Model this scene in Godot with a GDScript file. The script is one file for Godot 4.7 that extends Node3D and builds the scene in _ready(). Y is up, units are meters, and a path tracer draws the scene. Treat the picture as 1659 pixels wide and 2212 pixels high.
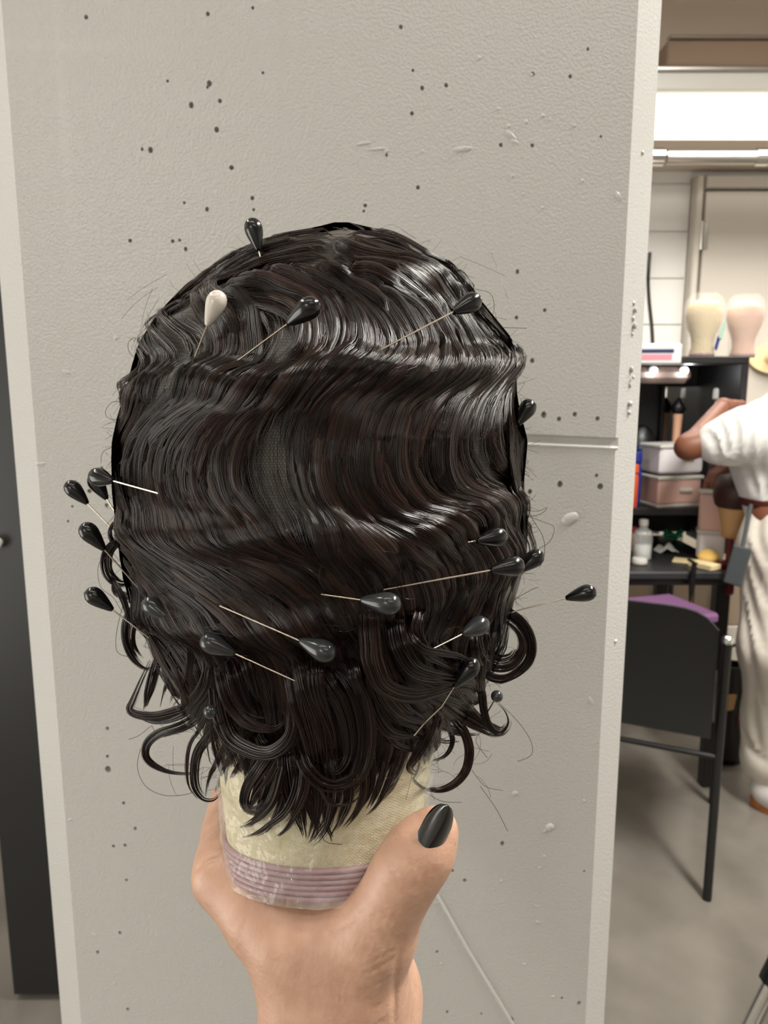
extends Node3D
# A wet-set dark wig pinned on a canvas block, held up by a hand before a painted concrete pillar; a wig workroom behind.
# A pixel of the 1659 x 2212 photograph gives a direction only; every distance comes from the thing's size or what it stands on.
const F := 1600.0
const CX := 829.5
const CY := 1106.0
const PITCH := 9.6
const EYE := 1.325
var cam_b := Basis(Vector3.RIGHT, deg_to_rad(-PITCH))
var cam_o := Vector3(0, EYE, 0)
var M := {}
var taken := {}
var rng := RandomNumberGenerator.new()

func ray(px: float, py: float) -> Vector3:
	return cam_b * Vector3((px - CX) / F, -(py - CY) / F, -1.0)

func W(px: float, py: float, d: float) -> Vector3:
	return cam_o + ray(px, py) * d

func on(px: float, py: float, h: float) -> Vector3:
	var r := ray(px, py)
	return cam_o + r * ((h - EYE) / r.y)

func atz(px: float, py: float, z: float) -> Vector3:
	var r := ray(px, py)
	return cam_o + r * (z / r.z)

# ------------------------------------------------------------------ mesh builder
class MB:
	var v := PackedVector3Array()
	var n := PackedVector3Array()
	var u := PackedVector2Array()
	var c := PackedColorArray()
	var i := PackedInt32Array()
	var col := Color.WHITE

	func tri(a: Vector3, b: Vector3, d: Vector3, na: Vector3, nb: Vector3, nd: Vector3) -> void:
		var k := v.size()
		if (b - a).cross(d - a).dot(na + nb + nd) > 0.0:
			v.append_array([a, d, b])
			n.append_array([na, nd, nb])
		else:
			v.append_array([a, b, d])
			n.append_array([na, nb, nd])
		for q in 3:
			u.append(Vector2.ZERO)
			c.append(col)
			i.append(k + q)

	func face(pts: Array, away: Vector3) -> void:
		# one flat convex face, turned away from a point inside
		var nn: Vector3 = (pts[1] - pts[0]).cross(pts[2] - pts[0]).normalized()
		if nn.dot(pts[0] - away) < 0.0:
			nn = -nn
		for q in range(1, pts.size() - 1):
			tri(pts[0], pts[q], pts[q + 1], nn, nn, nn)

	func grid(P: Array, N: Array, rows: int, cols: int) -> void:
		# P and N row by row; uv runs 0..1
		var k := v.size()
		var flip := false
		var a: Vector3
		for r in rows:
			for q in cols:
				v.append(P[r * cols + q])
				n.append(N[r * cols + q])
				u.append(Vector2(float(q) / (cols - 1), float(r) / (rows - 1)))
				c.append(col)
		var score := 0.0
		for r in rows - 1:
			var q := cols / 2
			if q >= cols - 1:
				q = cols - 2
			a = P[r * cols + q]
			score += (P[r * cols + q + 1] - a).cross(P[(r + 1) * cols + q] - a).dot(N[r * cols + q])
		flip = score > 0.0
		for r in rows - 1:
			for q in cols - 1:
				var b := k + r * cols + q
				if flip:
					i.append_array([b, b + cols, b + 1, b + 1, b + cols, b + cols + 1])
				else:
					i.append_array([b, b + 1, b + cols, b + 1, b + cols + 1, b + cols])

	func box(t: Transform3D, s: Vector3, bev := 0.004) -> void:
		var h := s / 2.0
		var b := minf(bev, minf(h.x, minf(h.y, h.z)) * 0.8)
		var mid := t.origin
		var p := {}
		for sx in [-1, 1]:
			for sy in [-1, 1]:
				for sz in [-1, 1]:
					var cor := Vector3(sx * h.x, sy * h.y, sz * h.z)
					for ax in 3:
						var q := cor
						for o in 3:
							if o != ax:
								q[o] -= signf(cor[o]) * b
						p[[sx, sy, sz, ax]] = t * q
		for ax in 3:
			var o1 := (ax + 1) % 3
			var o2 := (ax + 2) % 3
			for sg in [-1, 1]:
				var ring := []
				for pr in [[-1, -1], [1, -1], [1, 1], [-1, 1]]:
					var k := [0, 0, 0, ax]
					k[ax] = sg
					k[o1] = pr[0]
					k[o2] = pr[1]
					ring.append(p[k])
				face(ring, mid)
			if b > 0.0005:
				for s1 in [-1, 1]:
					for s2 in [-1, 1]:
						var k1 := [0, 0, 0, o1]
						k1[o1] = s1
						k1[o2] = s2
						var quad := []
						for e in [[-1, o1], [1, o1], [1, o2], [-1, o2]]:
							var kk := k1.duplicate()
							kk[ax] = e[0]
							kk[3] = e[1]
							quad.append(p[kk])
						face(quad, mid)
		if b > 0.0005:
			for sx in [-1, 1]:
				for sy in [-1, 1]:
					for sz in [-1, 1]:
						face([p[[sx, sy, sz, 0]], p[[sx, sy, sz, 1]], p[[sx, sy, sz, 2]]], mid)

	func tube(path: Array, radii: Array, sides := 10, caps := true) -> void:
		var m := path.size()
		var P := []
		var N := []
		var t0: Vector3 = (path[1] - path[0]).normalized()
		var s: Vector3 = t0.cross(Vector3.UP if absf(t0.y) < 0.9 else Vector3.RIGHT).normalized()
		for k in m:
			var t: Vector3 = (path[mini(k + 1, m - 1)] - path[maxi(k - 1, 0)]).normalized()
			s = (s - t * s.dot(t)).normalized()
			var b := t.cross(s)
			var r: float = radii[k] if k < radii.size() else radii[radii.size() - 1]
			for q in sides + 1:
				var a := TAU * q / sides
				var d := s * cos(a) + b * sin(a)
				P.append(path[k] + d * r)
				N.append(d)
		grid(P, N, m, sides + 1)
		if caps:
			for e in [0, m - 1]:
				var away: Vector3 = path[1] if e == 0 else path[m - 2]
				var ring := []
				for q in sides:
					ring.append(P[e * (sides + 1) + q])
				face(ring, away)

	func lathe(t: Transform3D, prof: Array, seg := 32, sx := 1.0, sz := 1.0) -> void:
		# prof: Vector2(radius, height), bottom to top; smooth normals
		var P := []
		var N := []
		var m := prof.size()
		for k in m:
			var d: Vector2 = prof[mini(k + 1, m - 1)] - prof[maxi(k - 1, 0)]
			var nn := Vector2(d.y, -d.x).normalized()
			for q in seg + 1:
				var a := TAU * q / seg
				P.append(t * Vector3(cos(a) * prof[k].x * sx, prof[k].y, sin(a) * prof[k].x * sz))
				N.append((t.basis * Vector3(cos(a) * nn.x / sx, nn.y, sin(a) * nn.x / sz)).normalized())
		grid(P, N, m, seg + 1)

	func prism(outline: Array, t: Transform3D, depth: float) -> void:
		# a flat outline (Vector2) given thickness along local z
		var pts := PackedVector2Array(outline)
		var ids := Geometry2D.triangulate_polygon(pts)
		for sg in [-1.0, 1.0]:
			var nn := t.basis * Vector3(0, 0, sg)
			nn = nn.normalized()
			for k in range(0, ids.size(), 3):
				var q := []
				for e in 3:
					q.append(t * Vector3(pts[ids[k + e]].x, pts[ids[k + e]].y, sg * depth / 2.0))
				tri(q[0], q[1], q[2], nn, nn, nn)
		var area := 0.0
		for k in pts.size():
			var a := pts[k]
			var b := pts[(k + 1) % pts.size()]
			area += a.cross(b)
		for k in pts.size():
			var a := pts[k]
			var b := pts[(k + 1) % pts.size()]
			var e := (b - a).normalized()
			var o := Vector2(e.y, -e.x) * (1.0 if area > 0.0 else -1.0)
			var nn := (t.basis * Vector3(o.x, o.y, 0)).normalized()
			var q := []
			for z in [-1.0, 1.0]:
				q.append(t * Vector3(a.x, a.y, z * depth / 2.0))
				q.append(t * Vector3(b.x, b.y, z * depth / 2.0))
			tri(q[0], q[1], q[3], nn, nn, nn)
			tri(q[0], q[3], q[2], nn, nn, nn)

	func mesh() -> ArrayMesh:
		var arr := []
		arr.resize(Mesh.ARRAY_MAX)
		arr[Mesh.ARRAY_VERTEX] = v
		arr[Mesh.ARRAY_NORMAL] = n
		arr[Mesh.ARRAY_TEX_UV] = u
		arr[Mesh.ARRAY_COLOR] = c
		arr[Mesh.ARRAY_INDEX] = i
		var am := ArrayMesh.new()
		am.add_surface_from_arrays(Mesh.PRIMITIVE_TRIANGLES, arr)
		return am

func T(p: Vector3, yaw := 0.0, pit := 0.0, roll := 0.0) -> Transform3D:
	return Transform3D(Basis.from_euler(Vector3(deg_to_rad(pit), deg_to_rad(yaw), deg_to_rad(roll))), p)

func along(a: Vector3, b: Vector3) -> Transform3D:
	# a frame at a whose y axis points to b
	var y := (b - a).normalized()
	var x := y.cross(Vector3(0, 0, 1) if absf(y.z) < 0.9 else Vector3(1, 0, 0)).normalized()
	return Transform3D(Basis(x, y, x.cross(y)), a)

func smooth(pts: Array, step: float) -> Array:
	# Catmull-Rom through the points, about one point each step
	var out := []
	var m := pts.size()
	for k in m - 1:
		var a = pts[maxi(k - 1, 0)]
		var b = pts[k]
		var c = pts[k + 1]
		var d = pts[mini(k + 2, m - 1)]
		var cnt := maxi(1, int(round(b.distance_to(c) / step)))
		for q in cnt:
			var t := float(q) / cnt
			out.append(0.5 * (2.0 * b + (c - a) * t + (2.0 * a - 5.0 * b + 4.0 * c - d) * t * t + (3.0 * b - a - 3.0 * c + d) * t * t * t))
	out.append(pts[m - 1])
	return out

# ------------------------------------------------------------------ naming
func numbered(called: String) -> String:
	var k: int = taken.get(called, 0)
	taken[called] = k + 1
	return called if k == 0 else "%s_%03d" % [called, k]

func thing(called: String, label: String, category: String, at := Vector3.ZERO, group := "") -> Node3D:
	var o := Node3D.new()
	o.name = numbered(called)
	add_child(o)
	o.position = at
	tag(o, label, category, group)
	return o

func tag(o: Node, label: String, category: String, group := "") -> void:
	o.set_meta("label", label)
	o.set_meta("category", category)
	if group:
		o.set_meta("group", group)

func part(called: String, b: MB, m: Material, parent: Node3D) -> MeshInstance3D:
	# geometry is given in world metres; the part keeps it relative to its thing
	var o := MeshInstance3D.new()
	o.name = called
	var off := Vector3.ZERO
	var p: Node = parent
	while p != self:
		off += p.position
		p = p.get_parent()
	if off != Vector3.ZERO:
		for k in b.v.size():
			b.v[k] -= off
	o.mesh = b.mesh()
	o.material_override = null
	o.set_surface_override_material(0, m)
	parent.add_child(o, true)
	return o

func solo(called: String, b: MB, m: Material, label: String, category: String, group := "") -> MeshInstance3D:
	var o := MeshInstance3D.new()
	o.name = numbered(called)
	o.mesh = b.mesh()
	o.set_surface_override_material(0, m)
	add_child(o)
	tag(o, label, category, group)
	return o

func structure(called: String, b: MB, m: Material, label: String) -> MeshInstance3D:
	var o := solo(called, b, m, label, called.get_slice("_", 0))
	o.set_meta("kind", "structure")
	return o

func boxm(t: Transform3D, s: Vector3, bev := 0.004) -> MB:
	var b := MB.new()
	b.box(t, s, bev)
	return b

# ------------------------------------------------------------------ materials
func mat(called: String, c: Color, rough := 0.6, metal := 0.0, spec := 0.5) -> StandardMaterial3D:
	var m := StandardMaterial3D.new()
	m.resource_name = called
	m.albedo_color = c
	m.roughness = rough
	m.metallic = metal
	m.metallic_specular = spec
	M[called] = m
	return m

func noise_tex(freq: float, size := 512, oct := 4, kind := FastNoiseLite.TYPE_SIMPLEX_SMOOTH, sd := 1) -> NoiseTexture2D:
	var f := FastNoiseLite.new()
	f.seed = sd
	f.noise_type = kind
	f.frequency = freq
	f.fractal_octaves = oct
	var t := NoiseTexture2D.new()
	t.width = size
	t.height = size
	t.seamless = true
	t.noise = f
	return t

func ramp(t: NoiseTexture2D, a: Color, b: Color) -> NoiseTexture2D:
	var g := Gradient.new()
	g.set_color(0, a)
	g.set_color(1, b)
	t.color_ramp = g
	return t

func bumpy(m: StandardMaterial3D, t: Texture2D, cm: float, scale: float) -> void:
	m.heightmap_enabled = true
	m.heightmap_texture = t
	m.heightmap_scale = cm
	m.uv1_triplanar = true
	m.uv1_world_triplanar = true
	m.uv1_scale = Vector3.ONE * scale

func _ready() -> void:
	rng.seed = 7
	# ---- camera
	var cam := Camera3D.new()
	cam.name = "camera"
	add_child(cam)
	cam.transform = Transform3D(cam_b, cam_o)
	var look := CameraAttributesPhysical.new()
	look.frustum_focal_length = 12.0 / (1106.0 / F)
	look.frustum_focus_distance = 0.265
	look.exposure_aperture = look.frustum_focal_length / 1.15
	look.frustum_near = 0.02
	look.frustum_far = 40.0
	cam.attributes = look
	cam.current = true
	# ---- air and exposure
	var env := Environment.new()
	env.background_mode = Environment.BG_COLOR
	env.background_color = Color(0, 0, 0)
	env.tonemap_mode = Environment.TONE_MAPPER_LINEAR
	env.tonemap_exposure = 0.56
	env.sdfgi_enabled = true
	env.ssao_enabled = true
	env.ssil_enabled = true
	var we := WorldEnvironment.new()
	we.name = "environment"
	we.environment = env
	add_child(we)
	materials()
	# ---- the room's ceiling lamps (x, y, z, turned along z, length, energy, colour)
	var white := Color(1.0, 0.985, 0.955)
	lamp(Vector3(-1.5, 2.66, 2.9), true, 2.2, 0.24, 6.2, white, "long ceiling lamp behind the photographer, near the left wall")
	lamp(Vector3(-0.2, 2.66, 0.2), false, 1.3, 0.07, 0.9, white, "narrow ceiling lamp straight above the place of the photographer")
	lamp(Vector3(0.5, 2.66, 1.2), false, 1.3, 0.12, 1.2, white, "ceiling lamp a step behind the place of the photographer")
	lamp(Vector3(1.2, 2.66, -0.75), true, 1.3, 0.24, 17.0, white, "ceiling lamp over the aisle beside the pillar")
	lamp(Vector3(-1.15, 2.66, -0.8), true, 1.3, 0.14, 3.0, white, "ceiling lamp over the black locker side of the pillar")
	added_fill_lamp(Vector3(-1.76, 0.85, 0.05), Vector2(1.0, 1.2), 2.8, white)  # fill lamp added out of view to brighten the pillar from the left
	back_lamp()
	# ---- structure, then things
	shell()
	pillar()
	workroom()
	neighbour()
	block_head()
	hand()
	wig()
	pins()

func lamp(at: Vector3, lengthwise: bool, length: float, wide: float, energy: float, c: Color, label: String) -> void:
	var o := thing("ceiling_lamp", label, "lamp", at)
	var s := Vector3(wide, 0.06, length) if lengthwise else Vector3(length, 0.06, wide)
	part("housing", boxm(T(at + Vector3(0, 0.06, 0)), s, 0.006), M.enamel, o)
	part("diffuser", boxm(T(at + Vector3(0, 0.02, 0)), s * Vector3(0.94, 0.4, 0.94), 0.006), M.glow, o)
	var l := AreaLight3D.new()
	l.name = "lamp_light"
	l.area_size = Vector2(s.x, s.z) * 0.94
	l.light_energy = energy
	l.light_color = c
	l.shadow_enabled = true
	l.position = Vector3(0, 0.004, 0)
	l.rotation_degrees = Vector3(-90, 0, 0)
	l.set("area_range", 12.0)
	o.add_child(l)

func added_fill_lamp(at: Vector3, size: Vector2, energy: float, c: Color) -> void:
	# added unseen frosted panel on the left wall, brightens the pillar's left side
	var o := thing("added_fill_lamp", "added broad frosted fill lamp on the left wall, out of view", "lamp", at)
	part("housing", boxm(T(at), Vector3(0.05, size.y + 0.06, size.x + 0.06), 0.008), M.enamel, o)
	part("diffuser", boxm(T(at + Vector3(0.03, 0, 0)), Vector3(0.02, size.y, size.x), 0.004), M.glow, o)
	var l := AreaLight3D.new()
	l.name = "lamp_light"
	l.area_size = size
	l.light_energy = energy
	l.light_color = c
	l.shadow_enabled = true
	l.position = Vector3(0.045, 0, 0)
	l.rotation_degrees = Vector3(0, -90, 0)
	l.set("area_range", 12.0)
	o.add_child(l)

func back_lamp() -> void:
	# the fluorescent fitting that hangs under the duct: housing above, lit lens below
	var a := atz(1405, 208, -2.7)
	var y0 := atz(1540, 293, -2.7).y
	var y1 := atz(1540, 210, -2.7).y
	var y2 := atz(1540, 162, -2.7).y
	var x0 := a.x - 0.25
	var o := thing("fluorescent_lamp", "lit fluorescent lamp with a white housing hanging under the duct", "lamp", Vector3(x0 + 0.75, y0, -2.7))
	part("housing", boxm(T(Vector3(x0 + 0.75, (y1 + y2) / 2, -2.72)), Vector3(1.5, y2 - y1, 0.15), 0.008), M.enamel, o)
	var lip := part("rim", boxm(T(Vector3(x0 + 0.75, y2 - 0.006, -2.64)), Vector3(1.52, 0.014, 0.02), 0.003), M.steel, o)
	lip.set_meta("label", "bright metal rim along the housing")
	part("lens", boxm(T(Vector3(x0 + 0.75, (y0 + y1) / 2, -2.71)), Vector3(1.5, y1 - y0, 0.11), 0.02), M.glow, o)
	var l := AreaLight3D.new()
	l.name = "lamp_light"
	l.area_size = Vector2(1.45, 0.12)
	l.light_energy = 4.2
	l.light_color = Color(1.0, 0.97, 0.93)
	l.shadow_enabled = true
	o.add_child(l)
	l.position = Vector3(0, -0.006, 0)
	l.rotation_degrees = Vector3(-90, 0, 0)
	l.set("area_range", 12.0)

func materials() -> void:
	var m := mat("glow", Color(1, 1, 1), 0.5)
	m.emission_enabled = true
	m.emission = Color(1.0, 0.985, 0.95)
	m.emission_energy_multiplier = 1.9
	mat("enamel", Color(0.80, 0.79, 0.76), 0.35)
	mat("steel", Color(0.72, 0.71, 0.69), 0.28, 1.0)
	mat("chrome", Color(0.86, 0.86, 0.85), 0.12, 1.0)
	mat("pin_steel", Color(0.80, 0.76, 0.70), 0.22, 1.0)
	m = mat("pillar_paint", Color(0.735, 0.732, 0.718), 0.25, 0.0, 0.5)
	var f := noise_tex(0.05, 1024, 4, FastNoiseLite.TYPE_SIMPLEX_SMOOTH, 4)
	bumpy(m, f, 0.034, 6.0)
	m = mat("wall_paint", Color(0.89, 0.885, 0.87), 0.55)
	bumpy(m, noise_tex(0.05, 512, 3, FastNoiseLite.TYPE_SIMPLEX_SMOOTH, 5), 0.1, 4.0)
	m = mat("ceiling_paint", Color(0.84, 0.78, 0.72), 0.8)
	mat("duct", Color(0.63, 0.54, 0.46), 0.6)
	m = mat("floor_coat", Color(1, 1, 1), 0.24)
	m.albedo_texture = ramp(noise_tex(0.008, 512, 5, FastNoiseLite.TYPE_SIMPLEX_SMOOTH, 9), Color(0.44, 0.42, 0.39), Color(0.56, 0.535, 0.50))
	m.uv1_triplanar = true
	m.uv1_world_triplanar = true
	m.uv1_scale = Vector3.ONE * 0.6
	mat("door_paint", Color(0.80, 0.775, 0.735), 0.5)
	mat("black_paint", Color(0.085, 0.085, 0.085), 0.45)
	mat("black_plastic", Color(0.045, 0.045, 0.05), 0.38)
	mat("black_board", Color(0.075, 0.07, 0.075), 0.5)
	mat("desk_top", Color(0.17, 0.17, 0.18), 0.45)
	m = mat("vinyl", Color(0.045, 0.045, 0.042), 0.55)
	bumpy(m, noise_tex(0.08, 256, 3, FastNoiseLite.TYPE_CELLULAR, 12), 0.03, 12.0)
	mat("cabinet", Color(0.60, 0.535, 0.46), 0.6)
	mat("tan_card", Color(0.76, 0.60, 0.40), 0.7)
	mat("purple", Color(0.45, 0.30, 0.46), 0.5)
	mat("cream", Color(0.93, 0.85, 0.66), 0.7)
	mat("sponge", Color(0.93, 0.76, 0.42), 0.8)
	mat("straw", Color(0.92, 0.83, 0.64), 0.7)
	mat("green", Color(0.08, 0.60, 0.42), 0.4)
	mat("white_cloth", Color(0.90, 0.90, 0.89), 0.8)
	mat("red", Color(0.36, 0.03, 0.045), 0.35)
	mat("coral", Color(0.80, 0.28, 0.24), 0.45)
	mat("blue", Color(0.10, 0.16, 0.50), 0.5)
	mat("orange", Color(0.85, 0.36, 0.16), 0.5)
	mat("violet", Color(0.38, 0.37, 0.60), 0.4)
	mat("taupe", Color(0.42, 0.36, 0.33), 0.35)
	mat("navy_print", Color(0.09, 0.17, 0.34), 0.5)
	mat("teal_print", Color(0.24, 0.45, 0.56), 0.5)
	mat("pink_print", Color(0.86, 0.56, 0.62), 0.5)
	mat("grey_cloth", Color(0.27, 0.29, 0.30), 0.85)
	mat("bin", Color(0.90, 0.88, 0.89), 0.35)
	mat("bin_content", Color(0.85, 0.70, 0.65), 0.5)
	mat("mint", Color(0.62, 0.80, 0.72), 0.4)
	mat("skin_pale", Color(0.86, 0.66, 0.54), 0.5)
	m = mat("clear", Color(0.97, 0.98, 0.98, 0.22), 0.08)
	m.transparency = BaseMaterial3D.TRANSPARENCY_ALPHA
	m = mat("glass", Color(0.95, 0.96, 0.95, 0.3), 0.05)
	m.transparency = BaseMaterial3D.TRANSPARENCY_ALPHA
	m = mat("film", Color(1, 1, 1, 0.14), 0.10, 0.0, 0.28)
	m.transparency = BaseMaterial3D.TRANSPARENCY_ALPHA
	bumpy(m, noise_tex(0.012, 512, 4, FastNoiseLite.TYPE_SIMPLEX_SMOOTH, 21), 0.5, 9.0)
	m = mat("mirror", Color(0.80, 0.80, 0.78), 0.04, 1.0)
	m = mat("bulb", Color(1, 1, 1), 0.4)
	m.emission_enabled = true
	m.emission = Color(0.96, 0.97, 1.0)
	m.emission_energy_multiplier = 1.2
	# canvas of the block: a plain weave
	m = mat("canvas", Color(1, 1, 1), 0.8)
	m.albedo_texture = ramp(noise_tex(0.02, 512, 5, FastNoiseLite.TYPE_SIMPLEX_SMOOTH, 31), Color(0.72, 0.675, 0.52), Color(0.85, 0.81, 0.66))
	bumpy(m, weave(), 0.035, 26.0)
	m = mat("band", Color(0.56, 0.40, 0.415), 0.4)
	mat("canvas_far", Color(0.80, 0.73, 0.58), 0.8)
	mat("canvas_pink", Color(0.80, 0.66, 0.58), 0.8)
	# skin of the hand
	m = mat("skin", Color(1, 1, 1), 0.46, 0.0, 0.5)
	m.albedo_texture = ramp(noise_tex(0.012, 512, 4, FastNoiseLite.TYPE_SIMPLEX_SMOOTH, 41), Color(0.70, 0.54, 0.45), Color(0.77, 0.62, 0.53))
	m.subsurf_scatter_enabled = true
	m.subsurf_scatter_strength = 0.07
	bumpy(m, noise_tex(0.06, 512, 4, FastNoiseLite.TYPE_CELLULAR, 42), 0.018, 16.0)
	m = mat("nail", Color(0.016, 0.014, 0.016), 0.10, 0.0, 0.6)
	m.clearcoat_enabled = true
	m.clearcoat = 0.6
	m.clearcoat_roughness = 0.05
	mat("cuticle", Color(0.72, 0.55, 0.53), 0.5)
	mat("skin_brown", Color(0.47, 0.285, 0.20), 0.5)
	m = mat("tee", Color(0.84, 0.835, 0.825), 0.85)
	m = mat("trousers", Color(0.83, 0.80, 0.755), 0.85)
	mat("leather", Color(0.27, 0.09, 0.055), 0.5)
	mat("shoe", Color(0.82, 0.80, 0.79), 0.6)
	mat("shoe_grey", Color(0.62, 0.61, 0.60), 0.6)
	mat("gum", Color(0.70, 0.44, 0.24), 0.6)
	mat("brown_hair", Color(0.20, 0.10, 0.06), 0.5)
	# hair and pins
	m = mat("hair", Color(1, 1, 1), 0.22, 0.0, 0.385)
	m.vertex_color_use_as_albedo = true
	m = mat("lace", Color(1, 1, 1), 0.5, 0.0, 0.5)
	m.albedo_texture = net()
	m.uv1_scale = Vector3(1, 1, 1)
	m = mat("pin_black", Color(0.06, 0.064, 0.068), 0.2, 0.0, 0.5)
	m = mat("pin_smoke", Color(0.17, 0.18, 0.185), 0.2, 0.0, 0.5)
	m = mat("pin_pearl", Color(0.80, 0.77, 0.73), 0.22, 0.0, 0.5)
	m.clearcoat_enabled = true
	m.clearcoat = 0.5
	m.clearcoat_roughness = 0.1

func weave() -> ImageTexture:
	var im := Image.create(256, 256, false, Image.FORMAT_L8)
	for y in 256:
		for x in 256:
			var a := absf(sin(x * PI / 4.0))
			var b := absf(sin(y * PI / 4.0))
			im.set_pixel(x, y, Color.from_hsv(0, 0, a if (x / 4 + y / 4) % 2 == 0 else b))
	return ImageTexture.create_from_image(im)

func net() -> ImageTexture:
	# fine hexagonal wig net: dark threads over the block's canvas
	var w := 168
	var h := 97 * 2
	var im := Image.create(w, h, false, Image.FORMAT_RGB8)
	var ca := Color(0.31, 0.285, 0.245)
	var cb := Color(0.05, 0.04, 0.038)
	var cs := []
	for r in range(-1, 6):
		for q in range(-1, 4):
			cs.append(Vector2((q + (0.5 if posmod(r, 2) == 1 else 0.0)) * 56.0, r * 48.5))
	for y in h:
		for x in w:
			var d1 := 1e9
			var d2 := 1e9
			for c in cs:
				var d: float = Vector2(x, y).distance_to(c)
				if d < d1:
					d2 = d1
					d1 = d
				elif d < d2:
					d2 = d
			im.set_pixel(x, y, cb if d2 - d1 < 13.0 else ca)
	return ImageTexture.create_from_image(im)

# ------------------------------------------------------------------ the room
func shell() -> void:
	var x0 := -1.8
	var x1 := 3.2
	var z0 := -3.4
	var z1 := 4.4
	var hh := 2.78
	var cx := (x0 + x1) / 2
	var cz := (z0 + z1) / 2
	structure("floor", boxm(T(Vector3(cx, -0.05, cz)), Vector3(x1 - x0 + 0.4, 0.1, z1 - z0 + 0.4), 0.0), M.floor_coat, "glossy grey painted concrete floor of the workroom")
	structure("ceiling", boxm(T(Vector3(cx, hh + 0.05, cz)), Vector3(x1 - x0 + 0.4, 0.1, z1 - z0 + 0.4), 0.0), M.ceiling_paint, "bare tan ceiling of the workroom above the ducts")
	structure("wall_left", boxm(T(Vector3(x0 - 0.05, hh / 2, cz)), Vector3(0.1, hh, z1 - z0 + 0.2), 0.0), M.wall_paint, "plain painted wall behind the black cabinet")
	structure("wall_right", boxm(T(Vector3(x1 + 0.05, hh / 2, cz)), Vector3(0.1, hh, z1 - z0 + 0.2), 0.0), M.wall_paint, "plain painted wall on the far side of the aisle")
	structure("wall_front", boxm(T(Vector3(cx, hh / 2, z1 + 0.05)), Vector3(x1 - x0 + 0.2, hh, 0.1), 0.0), M.wall_paint, "plain painted wall behind the photographer")
	# back wall: painted blocks beside the door
	var wall := structure("wall_back", boxm(T(Vector3(cx, hh / 2, z0 - 0.05)), Vector3(x1 - x0 + 0.2, hh, 0.1), 0.0), M.wall_paint, "white painted block wall behind the desk and the door")
	var fx := atz(1486, 500, z0).x
	var top := atz(1450, 398, z0).y
	var bh := 0.198
	var unit := [boxm(T(Vector3.ZERO), Vector3(0.394, bh - 0.006, 0.016), 0.003).mesh(), boxm(T(Vector3.ZERO), Vector3(0.194, bh - 0.006, 0.016), 0.003).mesh()]
	for r in 13:
		var y := top + bh * 1.5 - r * bh
		if y < 0.1 or y > hh - 0.1:
			continue
		var x := fx
		for q in 3:
			var half := q == 0 and r % 2 == 1
			var wd := 0.2 if half else 0.4
			var o := MeshInstance3D.new()
			o.name = "block"
			o.mesh = unit[1 if half else 0]
			o.set_surface_override_material(0, M.wall_paint)
			o.position = Vector3(x - wd / 2, y, z0 + 0.002)
			wall.add_child(o, true)
			x -= wd
	# the door to the right of the blocks
	var dt := atz(1560, 418, z0).y
	var dl := atz(1512, 418, z0).x
	var d := thing("door_1", "cream painted door with a pale metal hinge in the block wall", "door", Vector3(dl + 0.45, 0, z0 + 0.02))
	d.set_meta("kind", "structure")
	part("leaf", boxm(T(Vector3(dl + 0.46, dt / 2, z0 + 0.022)), Vector3(0.9, dt, 0.04), 0.004), M.door_paint, d)
	var fr := dl - fx - 0.012
	part("frame", boxm(T(Vector3(dl - 0.012 - fr / 2, (dt + 0.06) / 2, z0 + 0.035)), Vector3(fr, dt + 0.06, 0.07), 0.006), M.door_paint, d)
	part("frame", boxm(T(Vector3(dl + 0.46, dt + 0.035, z0 + 0.035)), Vector3(0.92 + fr * 0.2, 0.05, 0.07), 0.006), M.door_paint, d)
	part("frame", boxm(T(Vector3(dl + 0.94, (dt + 0.06) / 2, z0 + 0.035)), Vector3(fr, dt + 0.06, 0.07), 0.006), M.door_paint, d)
	for py in [[478, 540], [900, 950]]:
		var a := atz(1508, py[0], z0 + 0.05)
		var b := atz(1503, py[1], z0 + 0.05)
		var hg := MB.new()
		hg.tube([Vector3(dl - 0.004, a.y, z0 + 0.052), Vector3(dl - 0.004, b.y, z0 + 0.052)], [0.011], 10)
		hg.box(T(Vector3(dl + 0.015, (a.y + b.y) / 2, z0 + 0.044)), Vector3(0.03, (a.y - b.y) * 0.95, 0.006), 0.001)
		part("hinge", hg, M.steel, d)
	# duct, soffit, pipe over the desk
	var sy := atz(1540, 372, z0).y
	structure("trim_1", boxm(T(Vector3(2.1, (sy + hh) / 2, z0 + 0.22)), Vector3(2.2, hh - sy, 0.44), 0.01), M.ceiling_paint, "tan boxed soffit running above the door")
	var dy0 := atz(1540, 152, -2.9).y
	var dy1 := atz(1540, 99, -2.9).y
	var du := thing("duct", "brown rectangular duct running under the ceiling above the lamp", "duct", Vector3(2.1, dy0, -2.9))
	part("body", boxm(T(Vector3(2.1, (dy0 + dy1) / 2, -2.9)), Vector3(2.2, dy1 - dy0, 0.10), 0.006), M.duct, du)
	part("flange", boxm(T(Vector3(2.1, dy1 + 0.004, -2.85)), Vector3(2.2, 0.012, 0.03), 0.003), M.steel, du)
	var py0 := atz(1540, 309, -2.66)
	var pi := thing("conduit", "grey metal conduit with a coupling below the fluorescent lamp", "pipe", Vector3(1.9, py0.y, -2.80))
	var b := MB.new()
	b.tube([Vector3(1.0, py0.y - 0.004, -2.80), Vector3(3.1, py0.y - 0.004, -2.80)], [0.026], 14)
	part("pipe", b, M.steel, pi)
	for px in [1420, 1646]:
		var cpl := MB.new()
		var q := atz(px, 309, -2.80)
		cpl.tube([Vector3(q.x - 0.022, py0.y - 0.004, -2.80), Vector3(q.x + 0.022, py0.y - 0.004, -2.80)], [0.031], 14)
		part("coupling", cpl, M.chrome, pi)

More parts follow.
